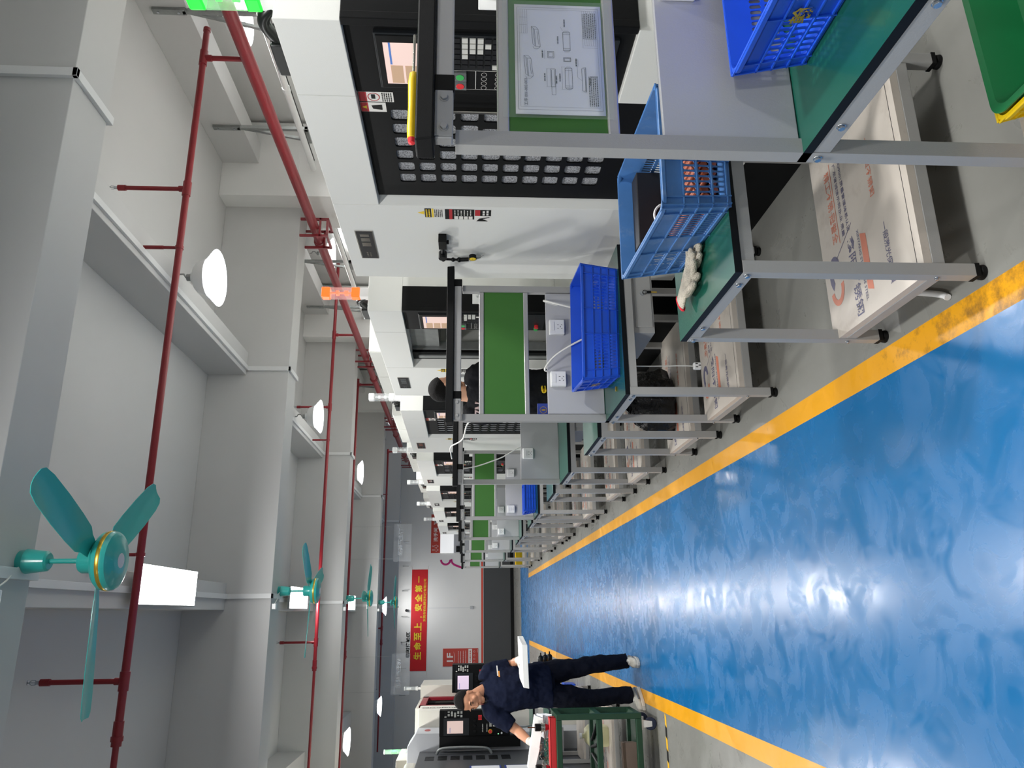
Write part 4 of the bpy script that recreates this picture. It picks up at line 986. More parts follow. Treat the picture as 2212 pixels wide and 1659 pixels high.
m_ = MB(); m_.hexa([(-0.045,3.935,1.495),(-0.03,3.935,1.495),(-0.03,3.945,1.495),(-0.045,3.945,1.495),(-0.047,3.93,1.522),(-0.028,3.93,1.522),(-0.028,3.955,1.522),(-0.047,3.955,1.522)]); m_.cyl((-0.037,3.94,1.495),(-0.037,3.925,1.478), 0.0015, 6); m_.build('stylus', M_galv, t)
# tools on the dark-tooled low bench, yellow bins at the far end of the row
for k in range(4):
    m_ = MB(); m_.lathe([(0.0,0.0),(0.022,0.0),(0.024,0.02),(0.03,0.03),(0.03,0.045),(0.018,0.05),(0.016,0.1),(0.006,0.105),(0.005,0.14),(0.0,0.14)], (0,0,0), 14)
    o = m_.build('tool_holder', M_black, loc=(1.14+0.07*k, 9.62+0.02*(k % 2), CZ), smooth=40); tag(o, 'black tool holder standing in the row on the low distant workbench', 'tool holder', 'tool holders on the low bench')
for k, z in enumerate((0.0, 0.135)):
    crate('plastic_crate', ['yellow bin on the floor beyond the last bench', 'yellow bin stacked on another one beyond the last bench'][k], 1.36, 20.5, z, 0.0, 0.42, 0.3, 0.13, M_yellow, slots=False, group='yellow crates')
t = tag(MB().tube(smooth_path([(0.962,2.18,0.012),(0.99,2.22,0.011),(1.06,2.36,0.012)], 4), 0.011, 10).build('white_rod', M_trunk, smooth=50), 'short white rod lying on the floor under the glove bench', 'rod')
# ------------------------------------------------------------------ people
M_skin = mat('tanned_skin', (196, 140, 108), 0.5, noise=0.05, nscale=20)
M_skin2 = mat('light_skin', (214, 164, 134), 0.5, noise=0.05, nscale=20)
M_hair = mat('short_black_hair', (17, 15, 14), 0.65, spec=0.15, noise=0.3, nscale=120, bump=0.6, bscale=260)
M_navyc = mat('navy_polo_cotton', (18, 24, 44), 0.85, spec=0.12, noise=0.12, nscale=14, bump=0.25, bscale=300)
M_navyt = mat('dark_navy_trouser_cotton', (13, 16, 28), 0.85, spec=0.12, noise=0.12, nscale=12, bump=0.25, bscale=300)
M_blackt = mat('black_tshirt_cotton', (24, 25, 28), 0.9, spec=0.12, noise=0.12, nscale=14, bump=0.2, bscale=300)
M_shoe = mat('light_grey_trainer', (192, 188, 178), 0.7, noise=0.1, nscale=40)
M_shoeg = mat('mid_grey_trainer_panel', (112, 116, 124), 0.7)
M_sole = mat('off_white_sole', (212, 206, 196), 0.6)
M_eye = mat('dark_eye', (30, 22, 18), 0.3)
M_lip = mat('lips', (166, 98, 84), 0.5)
M_cotton = mat('white_cotton_glove', (226, 222, 212), 0.9, bump=0.6, bscale=260)
M_foam = mat('white_foam', (240, 240, 236), 0.75, bump=0.1, bscale=80)
TEX = bpy.data.textures.new('cloth_folds', 'CLOUDS'); TEX.noise_scale = 0.09
def fuse(o, vox, it=4, fold=0.0, tex=None):
    md = o.modifiers.new('fuse', 'REMESH'); md.mode = 'VOXEL'; md.voxel_size = vox; md.use_smooth_shade = True
    md = o.modifiers.new('soft', 'SMOOTH'); md.factor = 0.5; md.iterations = it
    if fold:
        md = o.modifiers.new('folds', 'DISPLACE'); md.texture = TEX; md.strength = fold; md.mid_level = 0.5; md.texture_coords = 'LOCAL'
def ring(c, ax, ay, rx, ry, n=18):
    c, ax, ay = Vector(c), Vector(ax).normalized(), Vector(ay).normalized()
    return [c+ax*rx*math.cos(2*PI*k/n)+ay*ry*math.sin(2*PI*k/n) for k in range(n)]
def ball(m_, c, r, sc, R=None):
    o = len(m_.v); m_.sph((0,0,0), r, 12, sc)
    M = Matrix.Translation(Vector(c)) @ (R.to_4x4() if R else Matrix())
    m_.xf(M, o)
def head_frame(face, up):
    f = Vector(face).normalized(); u = (Vector(up)-f*Vector(up).dot(f)).normalized(); s = f.cross(u)   # s: the person's own right
    return Matrix((s, f, u)).transposed()                       # local x right, y face, z up
def head_geo(m_, c, R, k=1.0):
    def B(p, r, sc): ball(m_, Vector(c)+R @ (Vector(p)*k), r*k, sc, R)
    B((0,-0.012,0.035), 0.1, (0.74,0.94,0.86)); B((0,0.010,-0.012), 0.085, (0.78,0.93,1.0)); B((0,0.026,-0.058), 0.064, (0.84,0.86,0.95)); B((0,0.056,-0.102), 0.027, (1.2,0.95,0.8))
    for s in (-1, 1):
        B((s*0.044,0.046,-0.03), 0.027, (0.95,0.85,1.0)); B((s*0.045,0.022,-0.075), 0.03, (0.6,0.9,0.8)); B((s*0.075,-0.010,-0.012), 0.02, (0.3,0.8,1.6)); B((s*0.08,-0.018,0.004), 0.013, (0.5,0.9,1.3)); B((s*0.033,0.076,0.026), 0.018, (1.4,0.5,0.45)); B((s*0.011,0.091,-0.037), 0.009, (1,1,0.8)); B((s*0.031,0.069,0.004), 0.016, (1.1,0.6,0.6))
    m_.tube([Vector(c)+R @ (Vector(p)*k) for p in ((0,0.081,0.024),(0,0.091,0.0),(0,0.104,-0.028),(0,0.096,-0.04))], 0.01*k, 10, [0.009*k,0.010*k,0.0125*k,0.009*k])
    B((0,0.081,-0.064), 0.022, (1.15,0.5,0.35)); B((0,0.079,-0.077), 0.021, (1.05,0.5,0.4))
def hand_geo(m_, wrist, R, curl=(25,45,35), side=1, thumb=40, k=1.0, fat=1.0):
    """local: y along the hand, x towards the thumb (times side), z out of the back of the hand"""
    W = Vector(wrist)
    def T(p): return W+R @ (Vector((p[0]*side, p[1], p[2]))*k)
    def rg(y, w, h, z=0.0): return [T((w*math.cos(2*PI*q/14), y, z+h*math.sin(2*PI*q/14))) for q in range(14)]
    m_.loft([rg(-0.02,0.027,0.021), rg(0.0,0.028,0.02), rg(0.025,0.036,0.018), rg(0.055,0.042,0.017), rg(0.08,0.043,0.015), rg(0.093,0.04,0.011)])
    for x, y0, ln, sp in ((0.031,0.086,0.072,-7),(0.0105,0.092,0.080,-2),(-0.0105,0.089,0.075,3),(-0.031,0.08,0.06,9)):
        pts = []; a = 0.0; p = Vector((x, y0-0.012, 0)); pts.append(p.copy())
        for seg, (fr, bd) in enumerate(zip((0.45, 0.31, 0.24), curl)):
            for h in range(2):
                a += math.radians(bd)/2
                d = Vector((math.sin(math.radians(-sp)), math.cos(a), -math.sin(a))); p = p+d*(ln*fr/2); pts.append(p.copy())
        n = len(pts); m_.tube([T(q) for q in pts], 0.009*k, 10, [(0.0095-0.0018*i/n)*k*fat*(1 if i < n-1 else 0.6) for i in range(n)])
    a = math.radians(thumb); pts = [Vector((0.022,0.012,-0.004))]
    for l, e in ((0.034, 0), (0.032, 18), (0.024, 22)):
        a2 = a-math.radians(e); pts.append(pts[-1]+Vector((math.sin(a2)*l, math.cos(a2)*l, -0.012-0.004*e/18))); a = a2
    m_.tube([T(q) for q in pts], 0.011*k, 10, [0.014*k*fat, 0.0125*k*fat, 0.0115*k*fat, 0.007*k*fat])
def frame_of(y, z):
    y = Vector(y).normalized(); z = Vector(z); z = (z-y*z.dot(y)).normalized(); x = y.cross(z)
    return Matrix((x, y, z)).transposed()
def limb(m_, pts, rs, n=16, sub=4):
    P = smooth_path(pts, sub); k = len(rs)-1; R_ = []
    for i in range(len(P)):
        t = i/(len(P)-1)*k; j = min(int(t), k-1); f = t-j; R_.append(rs[j]*(1-f)+rs[j+1]*f)
    m_.tube(P, 0.1, n, R_)
def person(name, label, J, skin, shirtm, trom, cat='person', gloves=True, shoes=True, hcol=M_hair, hairfac=1.0, collar=True):
    t = thing(name, label, cat, (J['ground'][0], J['ground'][1], 0))
    O = Vector((J['ground'][0], J['ground'][1], 0))
    V = {k: (Vector(v)-O if k not in ('face', 'up', 'toeL', 'toeR', 'handL', 'handR', 'side') else Vector(v)) for k, v in J.items() if k not in ('curlL', 'curlR', 'thumbL', 'thumbR', 'ground', 'backL', 'backR', 'sleeve', 'hemw')}
    R = head_frame(V['face'], V['up']); side = V['side'].normalized()   # from his right to his left
    frt = side.cross(Vector((0,0,1))).normalized()                      # out of his chest
    if frt.dot(V['face']) < 0: frt = -frt
    # body: one fused surface
    b = MB(); head_geo(b, V['head'], R)
    limb(b, [V['neck']-Vector((0,0,0.05)), V['neck'], V['head']+R @ Vector((0,-0.02,-0.05))], [0.07,0.058,0.055])
    for s, a in (('L', 1), ('R', -1)):
        limb(b, [V['sh'+s], V['el'+s]], [0.05,0.048,0.042]); limb(b, [V['el'+s], V['el'+s].lerp(V['wr'+s], 0.3), V['wr'+s]], [0.042,0.043,0.027])
        limb(b, [V['hip'+s], V['kn'+s]], [0.075,0.07,0.052]); limb(b, [V['kn'+s], V['kn'+s].lerp(V['an'+s], 0.3), V['an'+s]], [0.05,0.052,0.034])
        ball(b, V['sh'+s], 0.055, (1,1,1))
        if not gloves: hand_geo(b, V['wr'+s], frame_of(V['wr'+s]-V['el'+s] if not ('hand'+s) in V else V['hand'+s], J.get('back'+s, (0,0,1))), J.get('curl'+s, (25,40,30)), 1 if s == 'L' else -1, J.get('thumb'+s, 35))
    tor = [(V['pelvis']+Vector((0,0,-0.06)), 0.14, 0.10), (V['pelvis']+Vector((0,0,0.06)), 0.15, 0.105), (V['pelvis'].lerp(V['chest'], 0.5), 0.14, 0.10), (V['chest'], 0.165, 0.115), (V['chest'].lerp(V['neck'], 0.6), 0.14, 0.09), (V['neck']-Vector((0,0,0.02)), 0.065, 0.06)]
    b.loft([ring(c, side, frt, rx, ry) for c, rx, ry in tor])
    bo = b.build('body', skin, t); fuse(bo, 0.0055, 5)
    # face: eyes, brows, lips as small marks on the surface
    e = MB()
    for s in (-1, 1):
        ball(e, V['head']+R @ Vector((s*0.033,0.0835,0.006)), 0.010, (1.25,0.5,0.3), R)
    e.build('eyes', M_eye, t, smooth=60)
    e = MB()
    for s in (-1, 1): e.tube([V['head']+R @ Vector(p) for p in ((s*0.017,0.090,0.026),(s*0.034,0.088,0.030),(s*0.052,0.077,0.025))], 0.0042, 6, [0.0025,0.004,0.0025])
    e.build('eyebrows', hcol, t, smooth=60)
    e = MB(); ball(e, V['head']+R @ Vector((0,0.0905,-0.070)), 0.019, (1.15,0.22,0.28), R); e.build('lips', M_lip, t, smooth=60)
    # hair: a cropped cap over the skull
    h = MB(); o = len(h.v); rows = []
    for j in range(13):
        row = []
        for k in range(28):
            az = 2*PI*k/28; fr = math.cos(az)              # 1 = forehead
            q = min(max((0.75-fr)/1.3, 0), 1); q = q*q*(3-2*q); low = math.radians(60+66*q)
            th = low*j/12
            r = 0.0995*hairfac
            p = Vector((math.sin(th)*math.sin(az)*0.80*r, math.sin(th)*math.cos(az)*0.985*r-0.014, math.cos(th)*0.93*r+0.036))
            tk = 1.0+0.05*max(0, math.cos(th*0.9))
            row.append(V['head']+R @ Vector((p.x*tk, p.y*tk, p.z*(tk+0.02))))
        rows.append(row)
    h.loft(rows); ho = h.build('hair', hcol, t, smooth=80); fuse(ho, 0.004, 2, 0.006)
    # shirt
    s_ = MB(); d = 0.02
    tor = [(V['hem'], J.get('hemw', 0.205), 0.135), (V['pelvis']+Vector((0,0,0.06)), 0.195, 0.14), (V['pelvis'].lerp(V['chest'], 0.5)+frt*0.015, 0.185, 0.14), (V['chest']+frt*0.01, 0.195, 0.145), (V['chest'].lerp(V['neck'], 0.55), 0.18, 0.12), (V['chest'].lerp(V['neck'], 0.85), 0.12, 0.085), (V['neck'], 0.072, 0.066)]
    s_.loft([ring(c, side, frt, rx, ry) for c, rx, ry in tor])
    for s in 'LR':
        e1 = V['sh'+s].lerp(V['el'+s], J.get('sleeve', 0.78))
        limb(s_, [V['sh'+s].lerp(V['neck'], 0.45), V['sh'+s], V['sh'+s].lerp(V['el'+s], 0.4), e1], [0.075,0.082,0.076,0.07])
    so = s_.build('shirt', shirtm, t); fuse(so, 0.008, 5, 0.03)
    if collar:
        c = MB(); n = 20; ra = []; rb = []
        for k in range(n+1):
            a = math.radians(70+ 400*0)+2*PI*k/n
            q = side*math.cos(a)+frt*math.sin(a); dip = 0.035*max(0, math.sin(a))
            ra.append(V['neck']+q*0.064+Vector((0,0,0.035-dip))); rb.append(V['neck']+q*0.088+Vector((0,0,-0.005-dip*1.5)))
        for k in range(n): c.add([ra[k], ra[k+1], rb[k+1], rb[k]], [(0,1,2,3)])
        co = c.build('collar', shirtm, t, smooth=60); md = co.modifiers.new('thick', 'SOLIDIFY'); md.thickness = 0.006
    # trousers
    q = MB()
    q.loft([ring(V['pelvis']+Vector((0,0,zz)), side, frt, rx, ry) for zz, rx, ry in ((-0.10,0.12,0.10),(-0.06,0.165,0.125),(0.0,0.175,0.13),(0.08,0.165,0.12),(0.13,0.155,0.112))])
    for s in 'LR':
        limb(q, [V['hip'+s]+Vector((0,0,0.02)), V['hip'+s].lerp(V['kn'+s], 0.5), V['kn'+s], V['kn'+s].lerp(V['an'+s], 0.5), V['an'+s]+Vector((0,0,-0.01))], [0.105,0.10,0.082,0.078,0.072,0.07], sub=5)
    qo = q.build('trousers', trom, t); fuse(qo, 0.008, 4, 0.028)
    # shoes
    if shoes:
        for s in 'LR':
            td = V['toe'+s].normalized(); sd = Vector((td.y, -td.x, 0)); a = V['an'+s].copy(); a.z = 0
            k = MB()
            k.loft([ring(a+td*y+Vector((0,0,z)), sd, Vector((0,0,1)), w, h, 14) for y, w, h, z in ((-0.065,0.012,0.02,0.045),(-0.055,0.03,0.036,0.05),(-0.02,0.036,0.045,0.062),(0.03,0.038,0.042,0.06),(0.08,0.042,0.034,0.05),(0.13,0.043,0.027,0.042),(0.17,0.036,0.022,0.037),(0.195,0.014,0.012,0.032))])
            sh = k.build('shoe', M_shoe, t, smooth=60)
            k = MB(); pts = [(-0.072,0.0),(-0.06,0.03),(-0.01,0.037),(0.06,0.043),(0.13,0.046),(0.175,0.036),(0.2,0.012)]
            out = [(y, w) for y, w in pts]+[(y, -w) for y, w in reversed(pts[1:])]
            k.loft([[a+td*y+sd*w+Vector((0,0,z)) for y, w in out] for z in (0.0, 0.03)]); k.build('sole', M_sole, sh, bevel=0.006)
            k = MB()
            for i in range(4):
                y = 0.035+i*0.022; z = 0.097-i*0.008; k.tube([a+td*y+sd*-0.02+Vector((0,0,z)), a+td*(y+0.006)+Vector((0,0,z+0.006)), a+td*y+sd*0.02+Vector((0,0,z))], 0.003, 6)
            k.build('laces', M_whitep, sh)
            k = MB(); k.tube([a+td*-0.04+sd*0.036+Vector((0,0,0.06)), a+td*0.05+sd*0.042+Vector((0,0,0.05)), a+td*0.1+sd*0.044+Vector((0,0,0.045))], 0.008, 6); k.tube([a+td*-0.04-sd*0.036+Vector((0,0,0.06)), a+td*0.05-sd*0.042+Vector((0,0,0.05)), a+td*0.1-sd*0.044+Vector((0,0,0.045))], 0.008, 6); k.tube([a+td*-0.066+Vector((0,0,0.04)), a+td*-0.06+Vector((0,0,0.085))], 0.012, 8)
            k.build('side_panel', M_shoeg, sh, smooth=60)
    if gloves:
        for s in 'LR':
            g = MB(); hand_geo(g, V['wr'+s], frame_of(V['hand'+s], J['back'+s]), J.get('curl'+s, (40,60,40)), 1 if s == 'L' else -1, J.get('thumb'+s, 35), 1.02, 1.15)
            w0 = V['wr'+s]; dr = (V['el'+s]-w0).normalized(); limb(g, [w0+dr*0.0, w0+dr*0.035], [0.029,0.032])
            go = g.build('glove', M_cotton, t); fuse(go, 0.0035, 3)
    return t, V, O, side, frt
man, V, O, side, frt = person('person', 'man in navy polo shirt and dark trousers holding white foam in gloved hands', dict(
    ground=(-0.60, 7.26), side=(0.97, 0.24, 0.08), face=(-0.52, -0.76, -0.42), up=(-0.12, -0.1, 1),
    head=(-0.735, 7.20, 1.535), neck=(-0.668, 7.27, 1.405), chest=(-0.665, 7.27, 1.22), pelvis=(-0.63, 7.29, 0.87), hem=(-0.625, 7.29, 0.80),
    shL=(-0.525, 7.31, 1.365), elL=(-0.452, 7.36, 1.13), wrL=(-0.405, 7.14, 1.10), shR=(-0.845, 7.22, 1.33), elR=(-0.99, 7.18, 1.115), wrR=(-1.055, 6.97, 1.02),
    hipL=(-0.535, 7.31, 0.84), knL=(-0.478, 7.32, 0.47), anL=(-0.44, 7.36, 0.09), hipR=(-0.715, 7.27, 0.83), knR=(-0.745, 7.24, 0.45), anR=(-0.715, 7.20, 0.09),
    toeL=(-0.1, -1, 0), toeR=(-0.62, -0.78, 0), handL=(0.1, -0.95, -0.05), handR=(-0.35, -0.8, -0.35), backL=(0.25, 0.1, 1), backR=(-0.3, 0.1, 1), curlL=(35, 60, 45), curlR=(40, 60, 40), thumbL=60, thumbR=60),
    M_skin, M_navyc, M_navyt)
# chest print and pens on the pocket side
m_ = MB(); c = V['chest']+frt*0.155+side*0.095+Vector((0,0,0.055)); m_.m(0).rect(c, side*0.085, (0,0,0.009)); m_.m(1).rect(c+Vector((0,0,-0.014))+side*-0.01, side*0.05, (0,0,0.012))
bd = m_.build('chest_badge', [M_stkw, mat('orange_print', (226, 150, 60), 0.6)], man)
md = bd.modifiers.new('thick', 'SOLIDIFY'); md.thickness = 0.012; md.offset = 0
# what he holds
slab = MB(); slab.hexa([(-0.63,6.93,1.025),(-0.275,6.93,1.035),(-0.205,7.16,1.055),(-0.565,7.17,1.045),(-0.62,6.935,1.075),(-0.27,6.935,1.085),(-0.205,7.165,1.105),(-0.555,7.175,1.095)])
tag(slab.build('foam_slab', M_foam, bevel=0.004), 'thick white foam slab held level in the man\'s gloved hand', 'foam')
t = thing('foam_angle', 'bent white foam strip held over the green cart', 'foam', (0, 0, 0))
m_ = MB(); m_.hexa([(-0.84,6.80,0.93),(-0.815,6.82,1.0),(-1.06,6.90,1.03),(-1.08,6.88,0.96),(-0.84,6.72,0.93),(-0.815,6.74,1.0),(-1.06,6.82,1.03),(-1.08,6.80,0.96)])
m_.build('strip', M_foam, t, bevel=0.003)
m_ = MB(); m_.hexa([(-1.07,6.88,0.955),(-1.05,6.9,1.03),(-1.215,6.86,1.062),(-1.235,6.84,1.005),(-1.07,6.80,0.955),(-1.05,6.82,1.03),(-1.215,6.78,1.062),(-1.235,6.76,1.005)])
m_.build('bent_end', M_foam, t, bevel=0.003)
op, V2, O2, side2, frt2 = person('person', 'operator in black printed T-shirt seen from behind at the open machine', dict(
    ground=(1.56, 5.36), side=(-0.62, 0.78, 0), face=(0.92, 0.30, -0.22), up=(0, 0, 1),
    head=(1.585, 5.36, 1.715), neck=(1.545, 5.36, 1.575), chest=(1.545, 5.36, 1.36), pelvis=(1.555, 5.36, 0.96), hem=(1.555, 5.36, 0.88),
    shL=(1.425, 5.47, 1.49), elL=(1.47, 5.66, 1.24), wrL=(1.72, 5.66, 1.18), shR=(1.66, 5.23, 1.49), elR=(1.74, 5.22, 1.24), wrR=(1.87, 5.35, 1.2),
    hipL=(1.54, 5.45, 0.92), knL=(1.56, 5.46, 0.5), anL=(1.54, 5.46, 0.09), hipR=(1.565, 5.27, 0.92), knR=(1.58, 5.26, 0.5), anR=(1.55, 5.26, 0.09),
    toeL=(1, 0.1, 0), toeR=(1, -0.1, 0), handL=(1, 0, -0.1), handR=(1, 0, -0.1), backL=(0, 0, 1), backR=(0, 0, 1), sleeve=0.8),
    M_skin2, M_blackt, M_navyt, gloves=False, collar=False, hairfac=1.03)
bk = Vector((-0.78, -0.62, 0)).normalized(); u = Vector((0.62, -0.78, 0)).normalized()
m_ = MB(); m_.text('ZN', V2['shL']+bk*0.078+u*0.10+Vector((0,0,-0.02)), u, (0.1, 0.1, 1), 0.085, 0.12, bold=0.0)
po = m_.build('shirt_print', mat('pale_pink_print', (200, 176, 172), 0.8), op); md = po.modifiers.new('thick', 'SOLIDIFY'); md.thickness = 0.02; md.offset = 0
m_ = MB(); m_.text('C', V2['pelvis']+bk*0.125+u*0.12+Vector((0,0,0.06)), u, (0, 0, 1), 0.035, bold=0.05); mo = m_.build('hip_logo', M_stky, op); md = mo.modifiers.new('thick', 'SOLIDIFY'); md.thickness = 0.05; md.offset = 0
# ------------------------------------------------------------------ the row of machines on the other side, cart and bench
M_cream = mat('cream_machine_enamel', (222, 218, 206), 0.45, noise=0.02)
M_lgrey = mat('light_grey_machine_enamel', (184, 186, 190), 0.45)
M_dgrey = mat('dark_grey_machine_door', (70, 72, 76), 0.4)
M_redm = mat('red_machine_frame', (150, 24, 40), 0.4)
M_cartg = mat('dark_green_cart_paint', (20, 62, 40), 0.5, noise=0.1, nscale=12)
M_card = mat('grey_brown_cardboard', (134, 116, 104), 0.8, noise=0.06)
M_jug = mat('translucent_yellowish_plastic', (214, 212, 168), 0.4, alpha=0.9)
M_scr2 = mat('lit_screen_lilac', (236, 214, 236), 0.3, emit=0.4)
M_papr = mat('white_tissue_sheet', (236, 236, 238), 0.7)
def slim_tower(parent, x, y, z, h, lit):
    b = MB(); b.cyl((x,y,z),(x,y,z+0.07), 0.02, 16); b.cyl((x,y,z+0.07),(x,y,z+0.11), 0.034, 16, 0.03); tw = b.build('signal_tower', M_whitep, parent, smooth=40)
    c = MB(); c.cyl((x,y,z+0.11),(x,y,z+h), 0.029, 18); c.build('clear_tube', M_clear, tw, smooth=40)
    c = MB(); c.cyl((x,y,z+h-0.012),(x,y,z+h), 0.031, 18); c.build('lens_cap', M_towerw, tw, smooth=40)
    c = MB(); c.cyl((x,y,z+0.18),(x,y,z+0.26), 0.02, 14); c.build('lamp_core', M_towerg if lit else M_towerw, tw, smooth=40)
    if lit:
        l = bpy.data.lights.new('tower_light', 'POINT'); l.energy = 1.5; l.color = (0.1, 1, 0.25); l.shadow_soft_size = 0.04
        o = bpy.data.objects.new('tower_light', l); COL.objects.link(o); o.parent = parent; o.location = (x+0.06, y-0.06, z+0.22)
def console(parent, x0, x1, y, z0, z1, dep=0.16, screen=None):
    b = MB(); b.box(x0, x1, y, y+dep, z0, z1); cp = b.build('control_panel', M_blackm, parent, bevel=0.006)
    W = x1-x0; H = z1-z0
    s = MB(); s.m(0).box(x0+W*0.04, x1-W*0.30, y-0.012, y, z1-H*0.42, z1-H*0.06); s.m(1).rect((x0+W*0.12, y-0.0125, z1-H*0.37), (W*0.48,0,0), (0,0,H*0.26)); s.m(2).rect((x0+W*0.12, y-0.013, z1-H*0.37), (W*0.48,0,0), (0,0,H*0.035))
    s.m(3).rect((x0+W*0.14, y-0.013, z1-H*0.155), (W*0.2,0,0), (0,0,0.006)); s.build('screen', [M_bezel, screen or M_scr, M_bezel, M_scrb], cp)
    k = MB(); rnd = random.Random(5)
    def key(u, v, w, h, m_): k.m(m_).box(x0+W*u, x0+W*(u+w), y-0.008, y, z0+H*v, z0+H*(v+h))
    for r in range(6):
        for c in range(5): key(0.74+c*0.047, 0.90-r*0.045, 0.034, 0.028, 1 if rnd.random() < 0.7 else 0)
    for r in range(5):
        for c in range(9): key(0.36+c*0.068, 0.26-r*0.052, 0.045, 0.034, 1)
    for c in range(4): key(0.62+c*0.05, 0.40, 0.035, 0.05, 2)
    for c in range(8):
        for r in range(2): key(0.16+c*0.04, 0.38-r*0.06, 0.018, 0.016, 1)
    k.build('keypad', [M_keyd, M_key, M_rbtn], cp)
    k = MB()
    for i in range(3): k.m(0).cyl((x0+W*(0.2+0.2*i), y-0.03, z0+H*0.5),(x0+W*(0.2+0.2*i), y, z0+H*0.5), 0.017, 14)
    k.m(1).cyl((x0+W*0.17, y-0.012, z0+H*0.28),(x0+W*0.17, y, z0+H*0.28), 0.026, 18); k.m(2).cyl((x0+W*0.17, y-0.045, z0+H*0.28),(x0+W*0.17, y-0.012, z0+H*0.28), 0.018, 18, 0.021)
    k.m(3).cyl((x0+W*0.1, y-0.01, z0+H*0.12),(x0+W*0.1, y, z0+H*0.12), 0.012, 12); k.m(4).box(x0+W*0.06, x0+W*0.08, y-0.004, y, z0+H*0.16, z0+H*0.175)
    k.build('knobs', [M_black, M_stky, M_rbtn, M_whitep, M_led], cp, smooth=40)
    return cp
S1 = 1.3
def q1(x, y, z): return (x*S1, y*S1, 1.57+(z-1.57)*S1)
t = thing('machining_centre', 'older machining centre with dark vented door and lit green tower behind the man', 'machine tool', (0, 0, 0), group='older machines on the aisle side of the man')
b = MB()
def bx(mb, x0, x1, y0, y1, z0, z1): mb.box(x0*S1, x1*S1, y0*S1, y1*S1, max(0.02, 1.57+(z0-1.57)*S1), 1.57+(z1-1.57)*S1)
b.m(0); bx(b, -2.4, -0.975, 8.62, 9.05, 0.2, 2.065); b.m(1)
z0_, z1_ = 0.05, 1.57+(2.085-1.57)*S1
b.prism([(-2.4*S1, z0_), (-1.14*S1, z0_), (-1.14*S1, z1_-0.03), (-1.20*S1, z1_+0.02), (-1.26*S1, z1_+0.075), (-2.4*S1, z1_+0.075)], (0, 8.2*S1, 0), (1,0,0), (0,0,1), (0, 0.42*S1, 0))
b.build('body', [M_cream, M_lgrey], t, bevel=0.006)
b = MB(); bx(b, -2.4, -1.302, 6.2, 8.2, 0.0, 2.02); dr = b.build('door', M_dgrey, t, bevel=0.006); xdoor = -1.302*S1
pp = MB()
for k, (ya, yb, za, zb) in enumerate(((9.30,9.62,1.16,1.52),(9.30,9.62,0.76,1.12))):
    pp.m(0).box(xdoor, xdoor+0.006, ya, yb, za, zb); pp.m(1).box(xdoor+0.006, xdoor+0.007, ya+0.02, yb-0.02, za+0.02, zb-0.02)
pp.build('document_pocket', [M_navy, M_papr], dr)
v = MB()
for r in range(7):
    for c in range(4): v.box(-1.302*S1, -1.302*S1+0.003, (7.72+c*0.055)*S1, (7.755+c*0.055)*S1, 1.02+r*0.155, 1.13+r*0.155)
v.build('vent', M_black, dr)
h = MB(); xh = -1.302*S1
h.tube(smooth_path([(xh,8.02*S1,1.93),(xh+0.06,8.02*S1,1.88),(xh+0.075,8.02*S1,1.7),(xh+0.075,8.02*S1,1.5),(xh+0.06,8.02*S1,1.3),(xh,8.02*S1,1.24)], 6), 0.018, 12); h.build('door_handle', M_galv, dr, smooth=50)
b = MB(); bx(b, -2.2, -1.36, 6.6, 8.0, 2.02, 2.15); b.build('roof_hood', M_cream, t, bevel=0.05, seg=4)
console(t, -1.158*S1, -0.922*S1, 8.1*S1, 1.0, 1.57+0.257*S1, 0.13*S1)
b = MB(); bx(b, -1.262, -1.16, 8.12, 8.2, 1.03, 1.825); b.build('console_back', M_black, t)
b = MB(); y_ = 8.62*S1+0.02
b.text('Qiaofeng', (-0.975*S1+0.002, 8.83*S1, 1.93), (0,0,-1), (0,1,0), 0.10, 0.5, bold=0.02); b.build('lettering', M_stkb, t)
b = MB()
for k in range(20):
    a0, a1 = 2*PI*k/20, 2*PI*(k+1)/20
    b.add([(-1.14*S1+0.001, 8.42*S1+0.1*math.cos(a), 2.07+0.04*math.sin(a)) for a in (a0, a1)]+[(-1.14*S1+0.001, 8.42*S1, 2.07)], [(0,1,2)])
b.build('red_badge', M_redm, t)
slim_tower(t, -1.36*S1, 8.6*S1, 2.0+0.3, 0.36, True)
b = MB(); b.prism([(0,0.35),(0.62,0.35),(0.62,0.72),(0.25,0.72)], (-2.0, 10.2, 0), (1,0,0), (0,0,1), (0,0.4,0)); b.build('chip_guard', M_lgrey, t, bevel=0.004)
t = thing('machining_centre', 'older red framed machining centre farther behind the man, tower unlit', 'machine tool', (0, 0, 0), group='older machines on the aisle side of the man')
S1 = 1.15
b = MB(); b.m(0); bx(b, -2.6, -0.972, 11.5, 12.4, 0.15, 2.205); b.m(0); bx(b, -2.6, -1.14, 10.3, 11.5, 0.15, 0.9); b.m(0); bx(b, -2.6, -1.14, 10.3, 11.5, 2.14, 2.2); b.m(1); bx(b, -1.16, -1.12, 11.38, 11.5, 0.2, 2.16); bx(b, -1.16, -1.12, 10.35, 11.5, 2.08, 2.16); bx(b, -1.16, -1.12, 10.35, 10.45, 0.2, 2.16); b.m(2); bx(b, -2.6, -1.2, 10.35, 11.5, 0.9, 2.14)
b.build('body', [M_cream, M_redm, M_black], t, bevel=0.004)
console(t, -1.05*S1, -0.686*S1, 11.2*S1, 1.0, 1.57+0.187*S1, 0.3*S1, M_scr2)
slim_tower(t, -1.045*S1, 11.9*S1, 2.3, 0.30, False)
t = thing('electrical_cabinet', 'beige cabinet top behind the lit green tower', 'cabinet', (-3.2, 14.6, 0)); b = MB(); b.box(-0.6, 0.75, 0, 1.2, 0.0, 2.78); b.build('cabinet', M_cream, t, bevel=0.01); b = MB(); b.box(0.1, 0.5, -0.012, 0.0, 2.5, 2.6); b.build('vent', M_lgrey, t)
